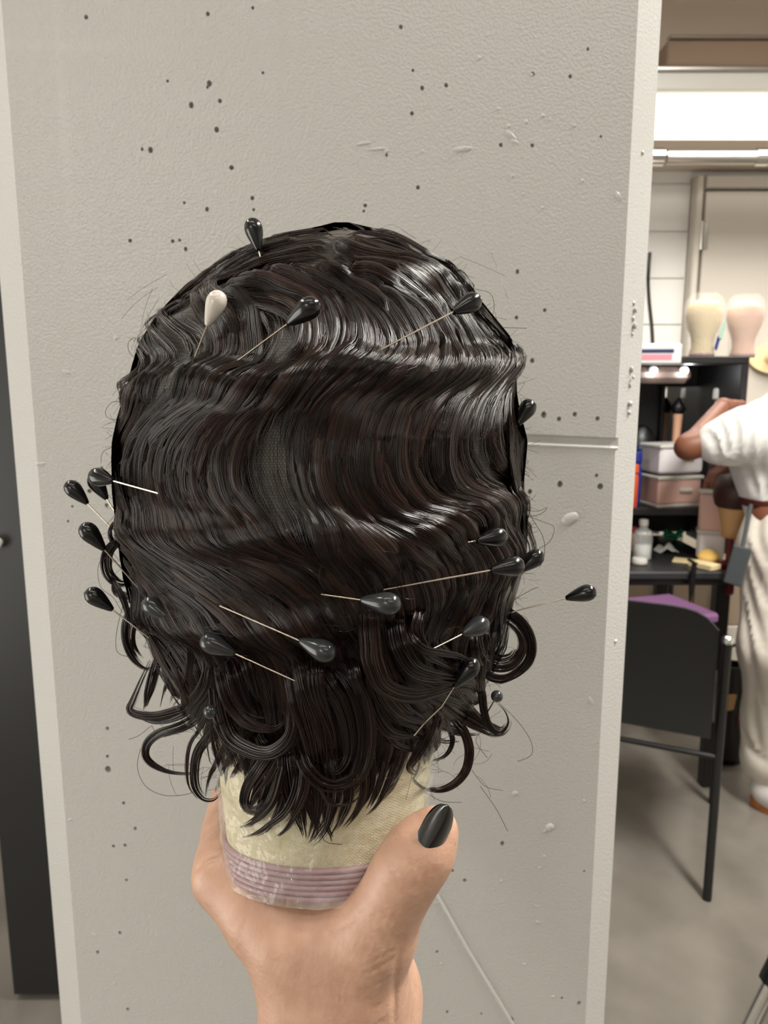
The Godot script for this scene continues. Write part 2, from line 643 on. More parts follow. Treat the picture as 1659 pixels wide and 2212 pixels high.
func pillar() -> void:
	var z := -0.60
	var xi := atz(1336, 836, z).x
	var xo := xi + 0.026
	var li := atz(68, 836, z).x
	var lo := li - 0.036
	var root := CSGCombiner3D.new()
	root.name = "pillar"
	add_child(root)
	tag(root, "square concrete pillar in glossy grey-white paint with chamfered corners and small air holes", "pillar")
	root.set_meta("kind", "structure")
	var body := CSGPolygon3D.new()
	body.name = "body"
	body.polygon = PackedVector2Array([Vector2(li, z), Vector2(xi, z), Vector2(xo, z - 0.026), Vector2(xo, z - 0.5), Vector2(lo, z - 0.5), Vector2(lo, z - 0.036)])
	body.depth = 2.78
	body.rotation_degrees = Vector3(90, 0, 0)
	body.material = M.pillar_paint
	root.add_child(body)
	var r := RandomNumberGenerator.new()
	r.seed = 3
	# air holes in the cast face, where the photograph shows them: x, y, radius in pixels
	var pits := [[449, 30, 4], [546, 17, 3], [866, 58, 4], [568, 157, 3], [452, 180, 5], [448, 188, 3], [413, 227, 5], [475, 218, 4], [468, 280, 5], [325, 324, 5], [500, 362, 5], [398, 438, 3], [447, 452, 4], [545, 428, 4],
		[548, 453, 3], [789, 444, 4], [786, 456, 3], [835, 335, 3], [362, 175, 3], [186, 37, 4], [281, 520, 4], [373, 521, 4], [388, 519, 3], [401, 538, 4], [903, 405, 4], [890, 245, 4], [892, 152, 3], [912, 190, 4], [964, 184, 4], [1151, 160, 4],
		[1232, 165, 4], [1082, 313, 4], [1150, 314, 4], [1298, 295, 3], [1270, 106, 3], [307, 322, 3], [47, 860, 4], [40, 768, 3], [68, 1130, 4], [193, 1061, 5], [220, 1012, 4], [230, 1092, 4], [156, 1094, 3], [147, 1126, 3], [184, 1282, 4], [233, 1662, 7], [232, 1634, 4], [267, 1735, 4],
		[292, 1790, 4], [245, 1828, 4], [270, 1826, 4], [273, 1901, 4], [259, 2015, 4], [211, 2057, 4], [276, 2180, 4], [232, 1574, 4], [1124, 778, 5], [1150, 779, 5], [1116, 686, 4], [1177, 670, 4], [1118, 587, 4], [1208, 905, 5], [1242, 895, 5], [1291, 904, 5], [1175, 896, 6],
		[1210, 1046, 6], [1297, 1051, 7], [1145, 1062, 5], [1289, 1027, 4], [1085, 1822, 5], [1004, 1902, 5], [978, 1881, 4], [944, 2056, 4], [1214, 2156, 4], [1251, 2167, 5], [966, 2186, 4], [1105, 2202, 5], [1262, 1882, 3], [1040, 2190, 3]]
	for p in pits:
		var s := CSGSphere3D.new()
		s.name = "air_hole"
		s.radius = p[2] * 0.6 / F * 1.05
		s.radial_segments = 9
		s.rings = 6
		s.operation = CSGShape3D.OPERATION_SUBTRACTION
		s.material = M.pillar_paint
		var q := atz(p[0], p[1], z)
		s.position = q
		s.scale = Vector3(1.0, r.randf_range(0.9, 1.25), 2.6)
		root.add_child(s, true)
	# the shallow seam left by the form boards, and the diagonal ridge below it
	groove(root, atz(1030, 943, z), atz(1345, 957, z), 0.0080, 0.0030, true)
	groove(root, atz(1030, 955, z), atz(1332, 968, z), 0.0020, 0.0016, false)
	groove(root, atz(880, 1830, z), atz(940, 1925, z), 0.0016, 0.0013, false)
	groove(root, atz(940, 1925, z), atz(1010, 2050, z), 0.0018, 0.0015, false)
	groove(root, atz(1010, 2050, z), atz(1125, 2240, z), 0.0020, 0.0016, false)
	# hardened drips and lumps of paint: x, y, width, height (pixels), turn
	var lumps := [[1104, 292, 30, 9, -40], [1112, 306, 18, 8, -30], [1098, 272, 9, 8, 0], [818, 322, 46, 7, 3], [836, 326, 9, 8, 0], [786, 310, 34, 7, 8], [1000, 322, 40, 12, 5], [1336, 424, 22, 9, -60], [1035, 125, 8, 8, 0], [1149, 162, 6, 7, 0], [1076, 235, 8, 8, 0], [1136, 263, 9, 9, 0],
		[1173, 250, 10, 8, 0], [1187, 258, 6, 5, 0], [1240, 271, 9, 8, 0], [1200, 246, 5, 5, 0], [1107, 380, 8, 8, 0], [1258, 390, 8, 9, 0], [1131, 419, 6, 6, 0], [1172, 449, 7, 7, 0], [935, 387, 6, 6, 0], [974, 234, 6, 6, 0], [913, 327, 6, 6, 0], [1188, 1787, 22, 20, 0], [1178, 1795, 12, 9, 20], [1277, 1514, 26, 8, -60], [1113, 1714, 16, 12, 0], [1262, 1730, 8, 7, 0],
		[88, 1002, 24, 8, 5], [145, 804, 22, 9, -20], [250, 730, 10, 10, 0], [1232, 1120, 40, 26, 25], [152, 1771, 9, 8, 0], [203, 2019, 16, 7, -35], [248, 2124, 10, 6, -50], [946, 1950, 22, 7, 10], [1083, 1903, 8, 8, 0], [1176, 1850, 8, 8, 0], [1166, 1875, 10, 6, 40], [953, 2082, 8, 7, 0], [1133, 2083, 8, 8, 0], [1195, 2153, 10, 7, 20], [1163, 1992, 16, 6, -30], [1160, 1957, 14, 5, -10],
		[1369, 655, 12, 10, 0], [1373, 670, 9, 12, 20], [1367, 688, 13, 12, 0], [1372, 704, 10, 14, 10], [1366, 722, 9, 8, 0], [1365, 798, 10, 14, 20], [1368, 815, 9, 8, 0], [1361, 832, 8, 12, 30], [1362, 872, 14, 12, 0], [1360, 892, 10, 9, 0], [1383, 300, 7, 14, 0], [1388, 330, 8, 9, 10], [1330, 1385, 14, 9, 0], [1296, 1790, 12, 16, 0], [1293, 1960, 10, 12, 0]]
	for p in lumps:
		var s := CSGSphere3D.new()
		s.name = "paint_lump"
		s.radius = 1.0
		s.radial_segments = 12
		s.rings = 7
		s.material = M.pillar_paint
		var onside: bool = p[0] > 1375.0 - p[1] * 0.0457
		s.position = atz(p[0], p[1], z - (0.013 if onside else 0.0))
		s.rotation_degrees = Vector3(0, 45 if onside else 0, p[4])
		s.scale = Vector3(p[2] * 0.5, p[3] * 0.5, minf(p[2], p[3]) * (0.36 if onside else 0.22)) * 0.6 / F
		root.add_child(s, true)

func groove(root: Node3D, a: Vector3, b: Vector3, w: float, deep: float, cut: bool) -> void:
	var g := CSGBox3D.new()
	g.name = "seam"
	g.size = Vector3(a.distance_to(b) * 1.01, w, deep * 2.0)
	g.position = (a + b) / 2
	g.basis = Basis(Vector3(0, 0, 1), atan2(b.y - a.y, b.x - a.x))
	g.material = M.pillar_paint
	if cut:
		g.operation = CSGShape3D.OPERATION_SUBTRACTION
	else:
		g.basis = g.basis * Basis(Vector3(1, 0, 0), deg_to_rad(45))
		g.size = Vector3(g.size.x, deep * 1.4, deep * 1.4)
	root.add_child(g, true)

# ------------------------------------------------------------------ bodies: tapered capsules joined by a smooth minimum, meshed as surface nets
class Flesh:
	var A := PackedVector3Array()
	var D := PackedVector3Array()
	var inv := PackedFloat32Array()
	var RA := PackedFloat32Array()
	var RB := PackedFloat32Array()
	var K := 0.01
	# creases: a segment, a width and a depth
	var CA := PackedVector3Array()
	var CB := PackedVector3Array()
	var CW := PackedFloat32Array()
	var CD := PackedFloat32Array()
	var lo := Vector3.ONE * 1e9
	var hi := Vector3.ONE * -1e9

	func bone(a: Vector3, b: Vector3, ra: float, rb: float) -> void:
		A.append(a)
		D.append(b - a)
		inv.append(1.0 / maxf((b - a).length_squared(), 1e-9))
		RA.append(ra)
		RB.append(rb)
		var r := maxf(ra, rb) * 1.15
		for p in [a, b]:
			lo = lo.min(p - Vector3.ONE * r)
			hi = hi.max(p + Vector3.ONE * r)

	func chain(pts: Array) -> void:
		# [point, radius] one after the other
		for k in pts.size() - 1:
			bone(pts[k][0], pts[k + 1][0], pts[k][1], pts[k + 1][1])

	func crease(a: Vector3, b: Vector3, w: float, deep: float) -> void:
		CA.append(a)
		CB.append(b)
		CW.append(w)
		CD.append(deep)

	func press(eye: Vector3, rays: Array, w: float, deep: float) -> void:
		# a crease pressed into the skin along directions from the eye, fading out at both ends
		var pts := []
		for r in rays:
			var d := 0.0
			for k in 60:
				var e := at(eye + r * d)
				if e < 0.0002:
					pts.append(eye + r * d)
					break
				d += e / r.length()
		for k in pts.size() - 1:
			var e := (k + 0.5) / (pts.size() - 1)
			crease(pts[k], pts[k + 1], w, deep * (0.35 + 0.65 * sin(PI * e)))

	func at(p: Vector3) -> float:
		var d := 1e9
		for k in A.size():
			var q := p - A[k]
			var t := clampf(q.dot(D[k]) * inv[k], 0.0, 1.0)
			var e := (q - D[k] * t).length() - (RA[k] + (RB[k] - RA[k]) * t)
			var h := K - absf(d - e)
			d = minf(d, e)
			if h > 0.0:
				d -= h * h / K * 0.25
		return d

	# creases sorted into cubes, so that each point looks only at those beside it
	var near := {}
	var bs := 0.01
	var none := []

	func sort_creases(size: float) -> void:
		bs = size
		near = {}
		for k in CA.size():
			var r := Vector3.ONE * CW[k] * 3.0
			var a := Vector3i(((CA[k].min(CB[k]) - r) / bs).floor())
			var b := Vector3i(((CA[k].max(CB[k]) + r) / bs).floor())
			for x in range(a.x, b.x + 1):
				for y in range(a.y, b.y + 1):
					for z in range(a.z, b.z + 1):
						var key := Vector3i(x, y, z)
						if not near.has(key):
							near[key] = []
						near[key].append(k)

	func fine(p: Vector3) -> float:
		var d := at(p)
		if CA.is_empty():
			return d
		var deep := 0.0
		for k in near.get(Vector3i((p / bs).floor()), none):
			var ba := CB[k] - CA[k]
			var t := clampf((p - CA[k]).dot(ba) / maxf(ba.length_squared(), 1e-9), 0.0, 1.0)
			var e := (p - CA[k] - ba * t).length() / CW[k]
			if e < 3.0:
				deep = maxf(deep, CD[k] * exp(-e * e))
		return d + deep

	func mesh_into(b: MB, cell: float) -> void:
		sort_creases(cell * 3.0)
		var o := lo - Vector3.ONE * cell * 2
		var s := (hi - lo) / cell
		var nx := int(s.x) + 5
		var ny := int(s.y) + 5
		var nz := int(s.z) + 5
		var sx := 1
		var sy := nx + 1
		var sz := (nx + 1) * (ny + 1)
		var val := PackedFloat32Array()
		val.resize(sz * (nz + 1))
		val.fill(1e9)
		var BS := 5
		var cells := PackedInt32Array()
		var reach := cell * BS * 0.9 + cell
		for bz in range(0, nz, BS):
			for by in range(0, ny, BS):
				for bx in range(0, nx, BS):
					var mid := o + Vector3(bx + BS * 0.5, by + BS * 0.5, bz + BS * 0.5) * cell
					if absf(at(mid)) > reach:
						continue
					for z in range(bz, mini(bz + BS, nz) + 1):
						for y in range(by, mini(by + BS, ny) + 1):
							for x in range(bx, mini(bx + BS, nx) + 1):
								var k := x + y * sy + z * sz
								if val[k] > 1e8:
									val[k] = fine(o + Vector3(x, y, z) * cell) if cell > 0.005 else at(o + Vector3(x, y, z) * cell)
								if x < mini(bx + BS, nx) and y < mini(by + BS, ny) and z < mini(bz + BS, nz):
									cells.append(k)
		var corner := PackedInt32Array([0, sx, sy, sx + sy, sz, sz + sx, sz + sy, sz + sx + sy])
		var edges := [[0, 1], [2, 3], [4, 5], [6, 7], [0, 2], [1, 3], [4, 6], [5, 7], [0, 4], [1, 5], [2, 6], [3, 7]]
		var cv := {}
		for k in cells:
			var mask := 0
			for q in 8:
				if val[k + corner[q]] < 0.0:
					mask |= 1 << q
			if mask == 0 or mask == 255:
				continue
			var sum := Vector3.ZERO
			var cnt := 0
			for e in edges:
				var a: float = val[k + corner[e[0]]]
				var c: float = val[k + corner[e[1]]]
				if (a < 0.0) != (c < 0.0):
					var t := a / (a - c)
					var pa := Vector3(e[0] & 1, (e[0] >> 1) & 1, e[0] >> 2)
					var pb := Vector3(e[1] & 1, (e[1] >> 1) & 1, e[1] >> 2)
					sum += pa.lerp(pb, t)
					cnt += 1
			var z := k / sz
			var y := (k - z * sz) / sy
			var x := k - z * sz - y * sy
			var p := o + (Vector3(x, y, z) + sum / cnt) * cell
			var h := cell * 0.22
			var g := Vector3(fine(p + Vector3(h, 0, 0)) - fine(p - Vector3(h, 0, 0)), fine(p + Vector3(0, h, 0)) - fine(p - Vector3(0, h, 0)), fine(p + Vector3(0, 0, h)) - fine(p - Vector3(0, 0, h)))
			cv[k] = b.v.size()
			b.v.append(p)
			b.n.append(g.normalized())
			b.u.append(Vector2.ZERO)
			b.c.append(b.col)
		var axes := [[sx, sy, sz], [sy, sz, sx], [sz, sx, sy]]
		for k in cv:
			for ax in axes:
				var a: float = val[k]
				var c: float = val[k + ax[0]]
				if (a < 0.0) == (c < 0.0):
					continue
				var q0 = cv.get(k, -1)
				var q1 = cv.get(k - ax[1], -1)
				var q2 = cv.get(k - ax[1] - ax[2], -1)
				var q3 = cv.get(k - ax[2], -1)
				if q1 < 0 or q2 < 0 or q3 < 0:
					continue
				# inside at a: the outward normal runs along +axis
				if a < 0.0:
					b.i.append_array([q0, q2, q1, q0, q3, q2])
				else:
					b.i.append_array([q0, q1, q2, q0, q2, q3])

# ------------------------------------------------------------------ the block under the wig
var HB: Transform3D  # frame of the block: origin at the middle of its base, y up its axis

func block_head() -> void:
	var c := W(700, 1861, 0.318)
	var ax := (cam_b * Vector3(0.012, cos(deg_to_rad(5.0)), -sin(deg_to_rad(5.0)))).normalized()
	var x := (cam_b * Vector3(1, 0, 0))
	x = (x - ax * x.dot(ax)).normalized()
	HB = Transform3D(Basis(x, ax, x.cross(ax)), c)
	var o := thing("canvas_block", "canvas-covered head block under the wig, its neck bound in mauve bands and clear film", "wig block", c)
	var b := MB.new()
	b.lathe(HB, [Vector2(0.0, 0.0), Vector2(0.036, 0.0), Vector2(0.0405, 0.003), Vector2(0.0412, 0.012), Vector2(0.0425, 0.022), Vector2(0.0445, 0.034), Vector2(0.0465, 0.05), Vector2(0.049, 0.066), Vector2(0.055, 0.085), Vector2(0.062, 0.105), Vector2(0.068, 0.13), Vector2(0.071, 0.16), Vector2(0.068, 0.195), Vector2(0.056, 0.225), Vector2(0.036, 0.246), Vector2(0.0, 0.255)], 56, 1.0, 1.0)
	part("canvas_cover", b, M.canvas, o)
	for k in 6:
		var y := 0.0016 + k * 0.00205
		var pr := []
		for q in 7:
			var a := PI * (q / 6.0 - 0.5)
			pr.append(Vector2(0.0412 + 0.0014 * cos(a) + k * 0.00008, y + 0.00105 * sin(a)))
		b = MB.new()
		b.lathe(HB, pr, 56, 1.0, 1.0)
		part("band", b, M.band, o)
	# clear film wrapped over bands and canvas, with folds that stand off the neck
	b = MB.new()
	var P := []
	var N := []
	var f := FastNoiseLite.new()
	f.seed = 5
	f.frequency = 1.0
	f.noise_type = FastNoiseLite.TYPE_SIMPLEX_SMOOTH
	var rows := 26
	var cols := 121
	for r in rows:
		var h := -0.001 + 0.058 * r / (rows - 1)
		for q in cols:
			var a := TAU * q / (cols - 1)
			var rr := 0.0432 + maxf(0.0, h - 0.014) * 0.115
			var w := absf(f.get_noise_3d(cos(a) * 3.2, h * 30.0, sin(a) * 3.2))
			rr += 0.0022 * pow(w, 1.3) + 0.0012 * maxf(0.0, f.get_noise_3d(cos(a) * 9.0, h * 60.0 + 7.0, sin(a) * 9.0))
			P.append(HB * Vector3(cos(a) * rr, h, sin(a) * rr))
	for r in rows:
		for q in cols:
			var pu: Vector3 = P[mini(r + 1, rows - 1) * cols + q] - P[maxi(r - 1, 0) * cols + q]
			var pv: Vector3 = P[r * cols + (q + 1 if q < cols - 1 else 1)] - P[r * cols + (q - 1 if q > 0 else cols - 2)]
			var nn := pv.cross(pu).normalized()
			if nn.dot(P[r * cols + q] - HB * Vector3(0, 0.03, 0)) < 0:
				nn = -nn
			N.append(nn)
	b.grid(P, N, rows, cols)
	var fm := part("plastic_film", b, M.film, o)
	fm.set_meta("label", "clear crinkled plastic film round the neck")
	# a bare pin pushed slantwise through the bands
	var pn := MB.new()
	pn.tube([W(597, 1934, 0.2815), W(632, 1898, 0.2780)], [0.0005], 8)
	solo("bare_pin", pn, M.pin_steel, "short headless steel pin lying slantwise across the mauve bands", "pin")

# ------------------------------------------------------------------ the hand that holds it
func hand() -> void:
	var o := thing("person", "bare left hand and wrist gripping the block's neck, black polish on the thumbnail", "person", W(730, 2330, 0.30))
	var f := Flesh.new()
	f.K = 0.011
	# forearm and wrist
	f.chain([[W(690, 2560, 0.295), 0.0235], [W(682, 2300, 0.292), 0.0215], [W(680, 2150, 0.290), 0.0195], [W(628, 2022, 0.292), 0.0160], [W(556, 1952, 0.299), 0.0125], [W(487, 1893, 0.308), 0.0112]])
	f.chain([[W(772, 2560, 0.295), 0.0225], [W(768, 2300, 0.293), 0.0205], [W(762, 2140, 0.289), 0.0200], [W(812, 2015, 0.280), 0.0128], [W(852, 1932, 0.275), 0.0101], [W(884, 1872, 0.2725), 0.0097], [W(917, 1828, 0.2725), 0.0089], [W(943, 1788, 0.2735), 0.0068]])
	# web between thumb and first finger
	f.chain([[W(560, 1988, 0.298), 0.0100], [W(680, 2040, 0.291), 0.0150], [W(800, 2010, 0.281), 0.0115]])
	f.chain([[W(690, 2070, 0.294), 0.018], [W(720, 2180, 0.292), 0.020]])
	# heel of the palm, further back on the right
	f.chain([[W(800, 2065, 0.306), 0.0150], [W(800, 2160, 0.312), 0.0190], [W(806, 2560, 0.308), 0.0190]])
	f.chain([[W(610, 2060, 0.312), 0.015], [W(700, 2110, 0.318), 0.016], [W(800, 2120, 0.316), 0.016]])
	# first finger bends up behind the neck
	f.K = 0.011
	f.chain([[W(487, 1893, 0.308), 0.0112], [W(490, 1850, 0.322), 0.0102], [W(494, 1790, 0.338), 0.0092], [W(506, 1730, 0.350), 0.0082], [W(530, 1690, 0.360), 0.0066]])
	var b := MB.new()
	# creases over the thumb joint, at the thumb root and the bent finger
	var lines := [[0.0009, 0.0006, 841, 1862, 874, 1855, 901, 1874, 916, 1905, 914, 1930], [0.0010, 0.0008, 843, 1866, 858, 1897, 885, 1920, 912, 1933], [0.0007, 0.0003, 822, 1896, 846, 1920, 880, 1940],
		[0.0014, 0.0016, 424, 1878, 450, 1862, 478, 1850], [0.0012, 0.0010, 790, 2104, 825, 2088, 856, 2066], [0.0010, 0.0008, 808, 2076, 836, 2062, 862, 2042], [0.0010, 0.0007, 800, 2134, 830, 2120, 856, 2098], [0.0018, 0.0020, 866, 2030, 857, 2080, 852, 2140, 853, 2210], [0.0008, 0.0005, 800, 2180, 826, 2166, 848, 2150],
		[0.0012, 0.0007, 590, 1990, 640, 2010, 700, 2018], [0.0012, 0.0006, 720, 2012, 760, 1990, 790, 1965], [0.0008, 0.0005, 790, 2230, 826, 2205, 848, 2190]]
	for l in lines:
		var pts := []
		for k in range(2, l.size(), 2):
			pts.append(Vector2(l[k], l[k + 1]))
		var rays := []
		for q in smooth(pts, 9.0):
			rays.append(ray(q.x, q.y))
		f.press(cam_o, rays, l[0] * 0.9, l[1] * 0.6)
	# fine wrinkles at the thumb root
	for k in 13:
		var y := 1975.0 + k * 11.0
		f.press(cam_o, [ray(748 + k * 5, y + 22), ray(790 + k * 2, y + 8), ray(835, y - 4), ray(862 - k, y - 16)], 0.0007, 0.00012)
	f.mesh_into(b, 0.0016)
	# the other fingers close round the far side of the neck
	for k in 3:
		var g := Flesh.new()
		g.K = 0.006
		var s := k * 46.0
		g.chain([[W(600 + s * 0.9, 2045 + k * 6, 0.322), 0.0125], [W(520 + s, 1965 + k * 8, 0.345), 0.0105], [W(500 + s * 1.1, 1868 + k * 14, 0.364), 0.0095], [W(545 + s * 1.2, 1790 + k * 22, 0.376), 0.0085], [W(610 + s * 1.2, 1768 + k * 26, 0.377), 0.0070]])
		g.mesh_into(b, 0.0026)
	var body := part("hand", b, M.skin, o)
	# thumbnail: an almond plate curved over the tip
	var nb := MB.new()
	var P := []
	var N := []
	var a := W(922, 1836, 0.2622)
	var e := W(967, 1738, 0.2642)
	var ax := (e - a).normalized()
	var toward := (cam_o - a).normalized()
	var side := ax.cross(toward).normalized()
	toward = side.cross(ax).normalized()
	var mid := toward * 0.93 + side * 0.36
	side = ax.cross(mid).normalized()
	mid = side.cross(ax).normalized()
	var L := a.distance_to(e)
	for r in 21:
		var t := r / 20.0
		var half := 0.0053 * (sqrt(maxf(0.0, 1.0 - pow(1.0 - minf(t / 0.22, 1.0), 2.0))) * 0.55 + 0.45)
		half *= sqrt(maxf(0.0001, 1.0 - pow(maxf(0.0, (t - 0.42) / 0.58), 2.2)))
		if r == 0:
			half *= 0.6
		for q in 13:
			var w := (q / 6.0 - 1.0) * 1.0
			var arc := w * 1.05
			var p := a + ax * (L * t + 0.0008 * w * w * (1.0 if t < 0.3 else 0.0)) + side * half * sin(arc) / sin(1.05) + mid * (0.0042 * (cos(arc) - 1.0) * half / 0.0051 + 0.0007 + 0.0010 * sin(PI * t))
			P.append(p)
			N.append((side * sin(arc) + mid * cos(arc) + ax * 0.12 * (t - 0.5)).normalized())
	nb.grid(P, N, 21, 13)
	for q in P.size():
		P[q] -= mid * 0.0007
		N[q] = -N[q]
	nb.grid(P, N, 21, 13)
	var nl := part("thumbnail", nb, M.nail, body)
	nl.set_meta("label", "glossy black almond thumbnail")

# ------------------------------------------------------------------ the wig
# outline of the hair mass row by row: y, left, right (pixels), depth of the axis and bulge towards the eye (metres)
const SIL := [[478, 738, 752, 0.0], [488, 692, 796, 0.014], [500, 622, 846, 0.028], [520, 556, 892, 0.042], [545, 508, 932, 0.053], [580, 455, 972, 0.064], [620, 411, 1004, 0.073], [660, 377, 1028, 0.080], [700, 346, 1060, 0.085], [740, 318, 1094, 0.089],
	[780, 300, 1104, 0.092], [820, 286, 1108, 0.093], [860, 271, 1112, 0.094], [900, 259, 1121, 0.0945], [950, 252, 1130, 0.0945], [1000, 255, 1121, 0.094], [1050, 258, 1113, 0.0925], [1100, 261, 1124, 0.091], [1150, 264, 1131, 0.089], [1200, 264, 1130, 0.086], [1250, 272, 1120, 0.083],
	[1300, 290, 1100, 0.079], [1350, 318, 1086, 0.075], [1400, 338, 1080, 0.071], [1450, 352, 1058, 0.067], [1500, 376, 1036, 0.062], [1550, 404, 1004, 0.058], [1600, 432, 962, 0.055], [1650, 456, 930, 0.052], [1700, 476, 925, 0.050], [1800, 490, 918, 0.047], [1880, 494, 906, 0.045]]
# crests of the finger waves
const CRESTS := [[6.0, 26.0, [300, 752, 345, 722, 400, 690, 470, 655, 540, 628, 600, 606, 660, 594, 720, 590]], [3.0, 28.0, [800, 600, 880, 590, 960, 600, 1010, 640]], [5.4, 33.0, [290, 850, 335, 838, 385, 822, 450, 822, 530, 840, 610, 838, 690, 812, 755, 800, 825, 806, 900, 812, 975, 800, 1040, 800, 1110, 780]],
	[4.4, 36.0, [255, 1140, 320, 1150, 404, 1160, 518, 1160, 637, 1150, 733, 1164, 817, 1182, 900, 1170, 979, 1130, 1060, 1100, 1125, 1084]], [3.8, 34.0, [320, 1330, 420, 1350, 540, 1365, 660, 1350, 760, 1325, 860, 1300, 950, 1265, 1050, 1225, 1120, 1190]], [2.6, 40.0, [700, 1480, 800, 1460, 900, 1430]]]
# bare spots where the net shows: x, y, half width, half height
const BARE := [[592, 755, 40, 46], [585, 1045, 52, 74], [922, 1005, 17, 62], [1040, 968, 14, 46], [385, 812, 24, 38], [565, 972, 36, 20]]
const GX := 150.0
const GY := 462.0
const GS := 8.0
const GC := 138
const GR := 176
const FS := 20.0
const FC := 56
const FR := 72
var gp := PackedVector3Array()
var gn := PackedVector3Array()
var fd := PackedVector2Array()

func row_at(v: float) -> Array:
	# [left, right, bulge, axis depth]
	var k := 0
	while k < SIL.size() - 2 and SIL[k + 1][0] < v:
		k += 1
	var a: Array = SIL[k]
	var b: Array = SIL[k + 1]
	var t := clampf((v - a[0]) / float(b[0] - a[0]), 0.0, 1.0)
	return [lerpf(a[1], b[1], t), lerpf(a[2], b[2], t), lerpf(a[3], b[3], t), 0.342 - 0.0245 * (v - 500.0) / 1400.0]

func on_head(phi: float, v: float) -> Vector3:
	# phi 0 faces the eye, +-90 degrees is the outline, 180 the far side
	var r := row_at(v)
	var px: float = (r[0] + r[1]) / 2 + (r[1] - r[0]) / 2 * sin(phi)
	var bulge: float = r[2] * (1.0 if cos(phi) > 0 else 0.86)
	return W(px, v, r[3] - bulge * cos(phi))

func survey() -> void:
	gp.resize(GC * GR)
	gn.resize(GC * GR)
	for y in GR:
		var v := GY + y * GS
		var r := row_at(v)
		var xc: float = (r[0] + r[1]) / 2
		var w: float = (r[1] - r[0]) / 2
		for x in GC:
			var px := GX + x * GS
			var s := (px - xc) / w
			var d: float = r[3] - r[2] * sqrt(maxf(0.0, 1.0 - s * s)) if absf(s) < 1.0 else r[3] + (absf(s) - 1.0) * 0.02
			gp[y * GC + x] = W(px, v, d)
	grid_normals()
	# lift the crests
	var segs := []
	for c in CRESTS:
		var pts := []
		for k in range(0, c[2].size(), 2):
			pts.append(Vector2(c[2][k], c[2][k + 1]))
		segs.append([c[0] * 0.001, c[1], pts])
	for y in GR:
		for x in GC:
			var p := Vector2(GX + x * GS, GY + y * GS)
			var h := 0.0
			for sg in segs:
				var best := 1e9
				var pts: Array = sg[2]
				for k in pts.size() - 1:
					var q := Geometry2D.get_closest_point_to_segment(p, pts[k], pts[k + 1])
					best = minf(best, p.distance_to(q))
				if best < sg[1] * 3.0:
					var e: float = best / sg[1]
					h += sg[0] * exp(-e * e)
			gp[y * GC + x] += gn[y * GC + x] * (h - 0.0012)
	grid_normals()

func grid_normals() -> void:
	for y in GR:
		for x in GC:
			var dx := gp[y * GC + mini(x + 1, GC - 1)] - gp[y * GC + maxi(x - 1, 0)]
			var dy := gp[mini(y + 1, GR - 1) * GC + x] - gp[maxi(y - 1, 0) * GC + x]
			gn[y * GC + x] = dy.cross(dx).normalized()

func g_at(p: Vector2) -> Vector3:
	var x := clampf((p.x - GX) / GS, 0.0, GC - 1.001)
	var y := clampf((p.y - GY) / GS, 0.0, GR - 1.001)
	var k := int(y) * GC + int(x)
	var fx := x - int(x)
	return gp[k].lerp(gp[k + 1], fx).lerp(gp[k + GC].lerp(gp[k + GC + 1], fx), y - int(y))

func off_head(p: Vector2, lift: float) -> Vector3:
	# a point in front of the hair, seen in the same direction
	var q := g_at(p)
	return q + (cam_o - q).normalized() * lift

func n_at(p: Vector2) -> Vector3:
	var x := clampf((p.x - GX) / GS, 0.0, GC - 1.001)
	var y := clampf((p.y - GY) / GS, 0.0, GR - 1.001)
	var k := int(y) * GC + int(x)
	var fx := x - int(x)
	return gn[k].lerp(gn[k + 1], fx).lerp(gn[k + GC].lerp(gn[k + GC + 1], fx), y - int(y)).normalized()

func f_at(p: Vector2) -> Vector2:
	var x := clampf((p.x - GX) / FS, 0.0, FC - 1.001)
	var y := clampf((p.y - GY) / FS, 0.0, FR - 1.001)
	var k := int(y) * FC + int(x)
	var fx := x - int(x)
	return fd[k].lerp(fd[k + 1], fx).lerp(fd[k + FC].lerp(fd[k + FC + 1], fx), y - int(y)).normalized()

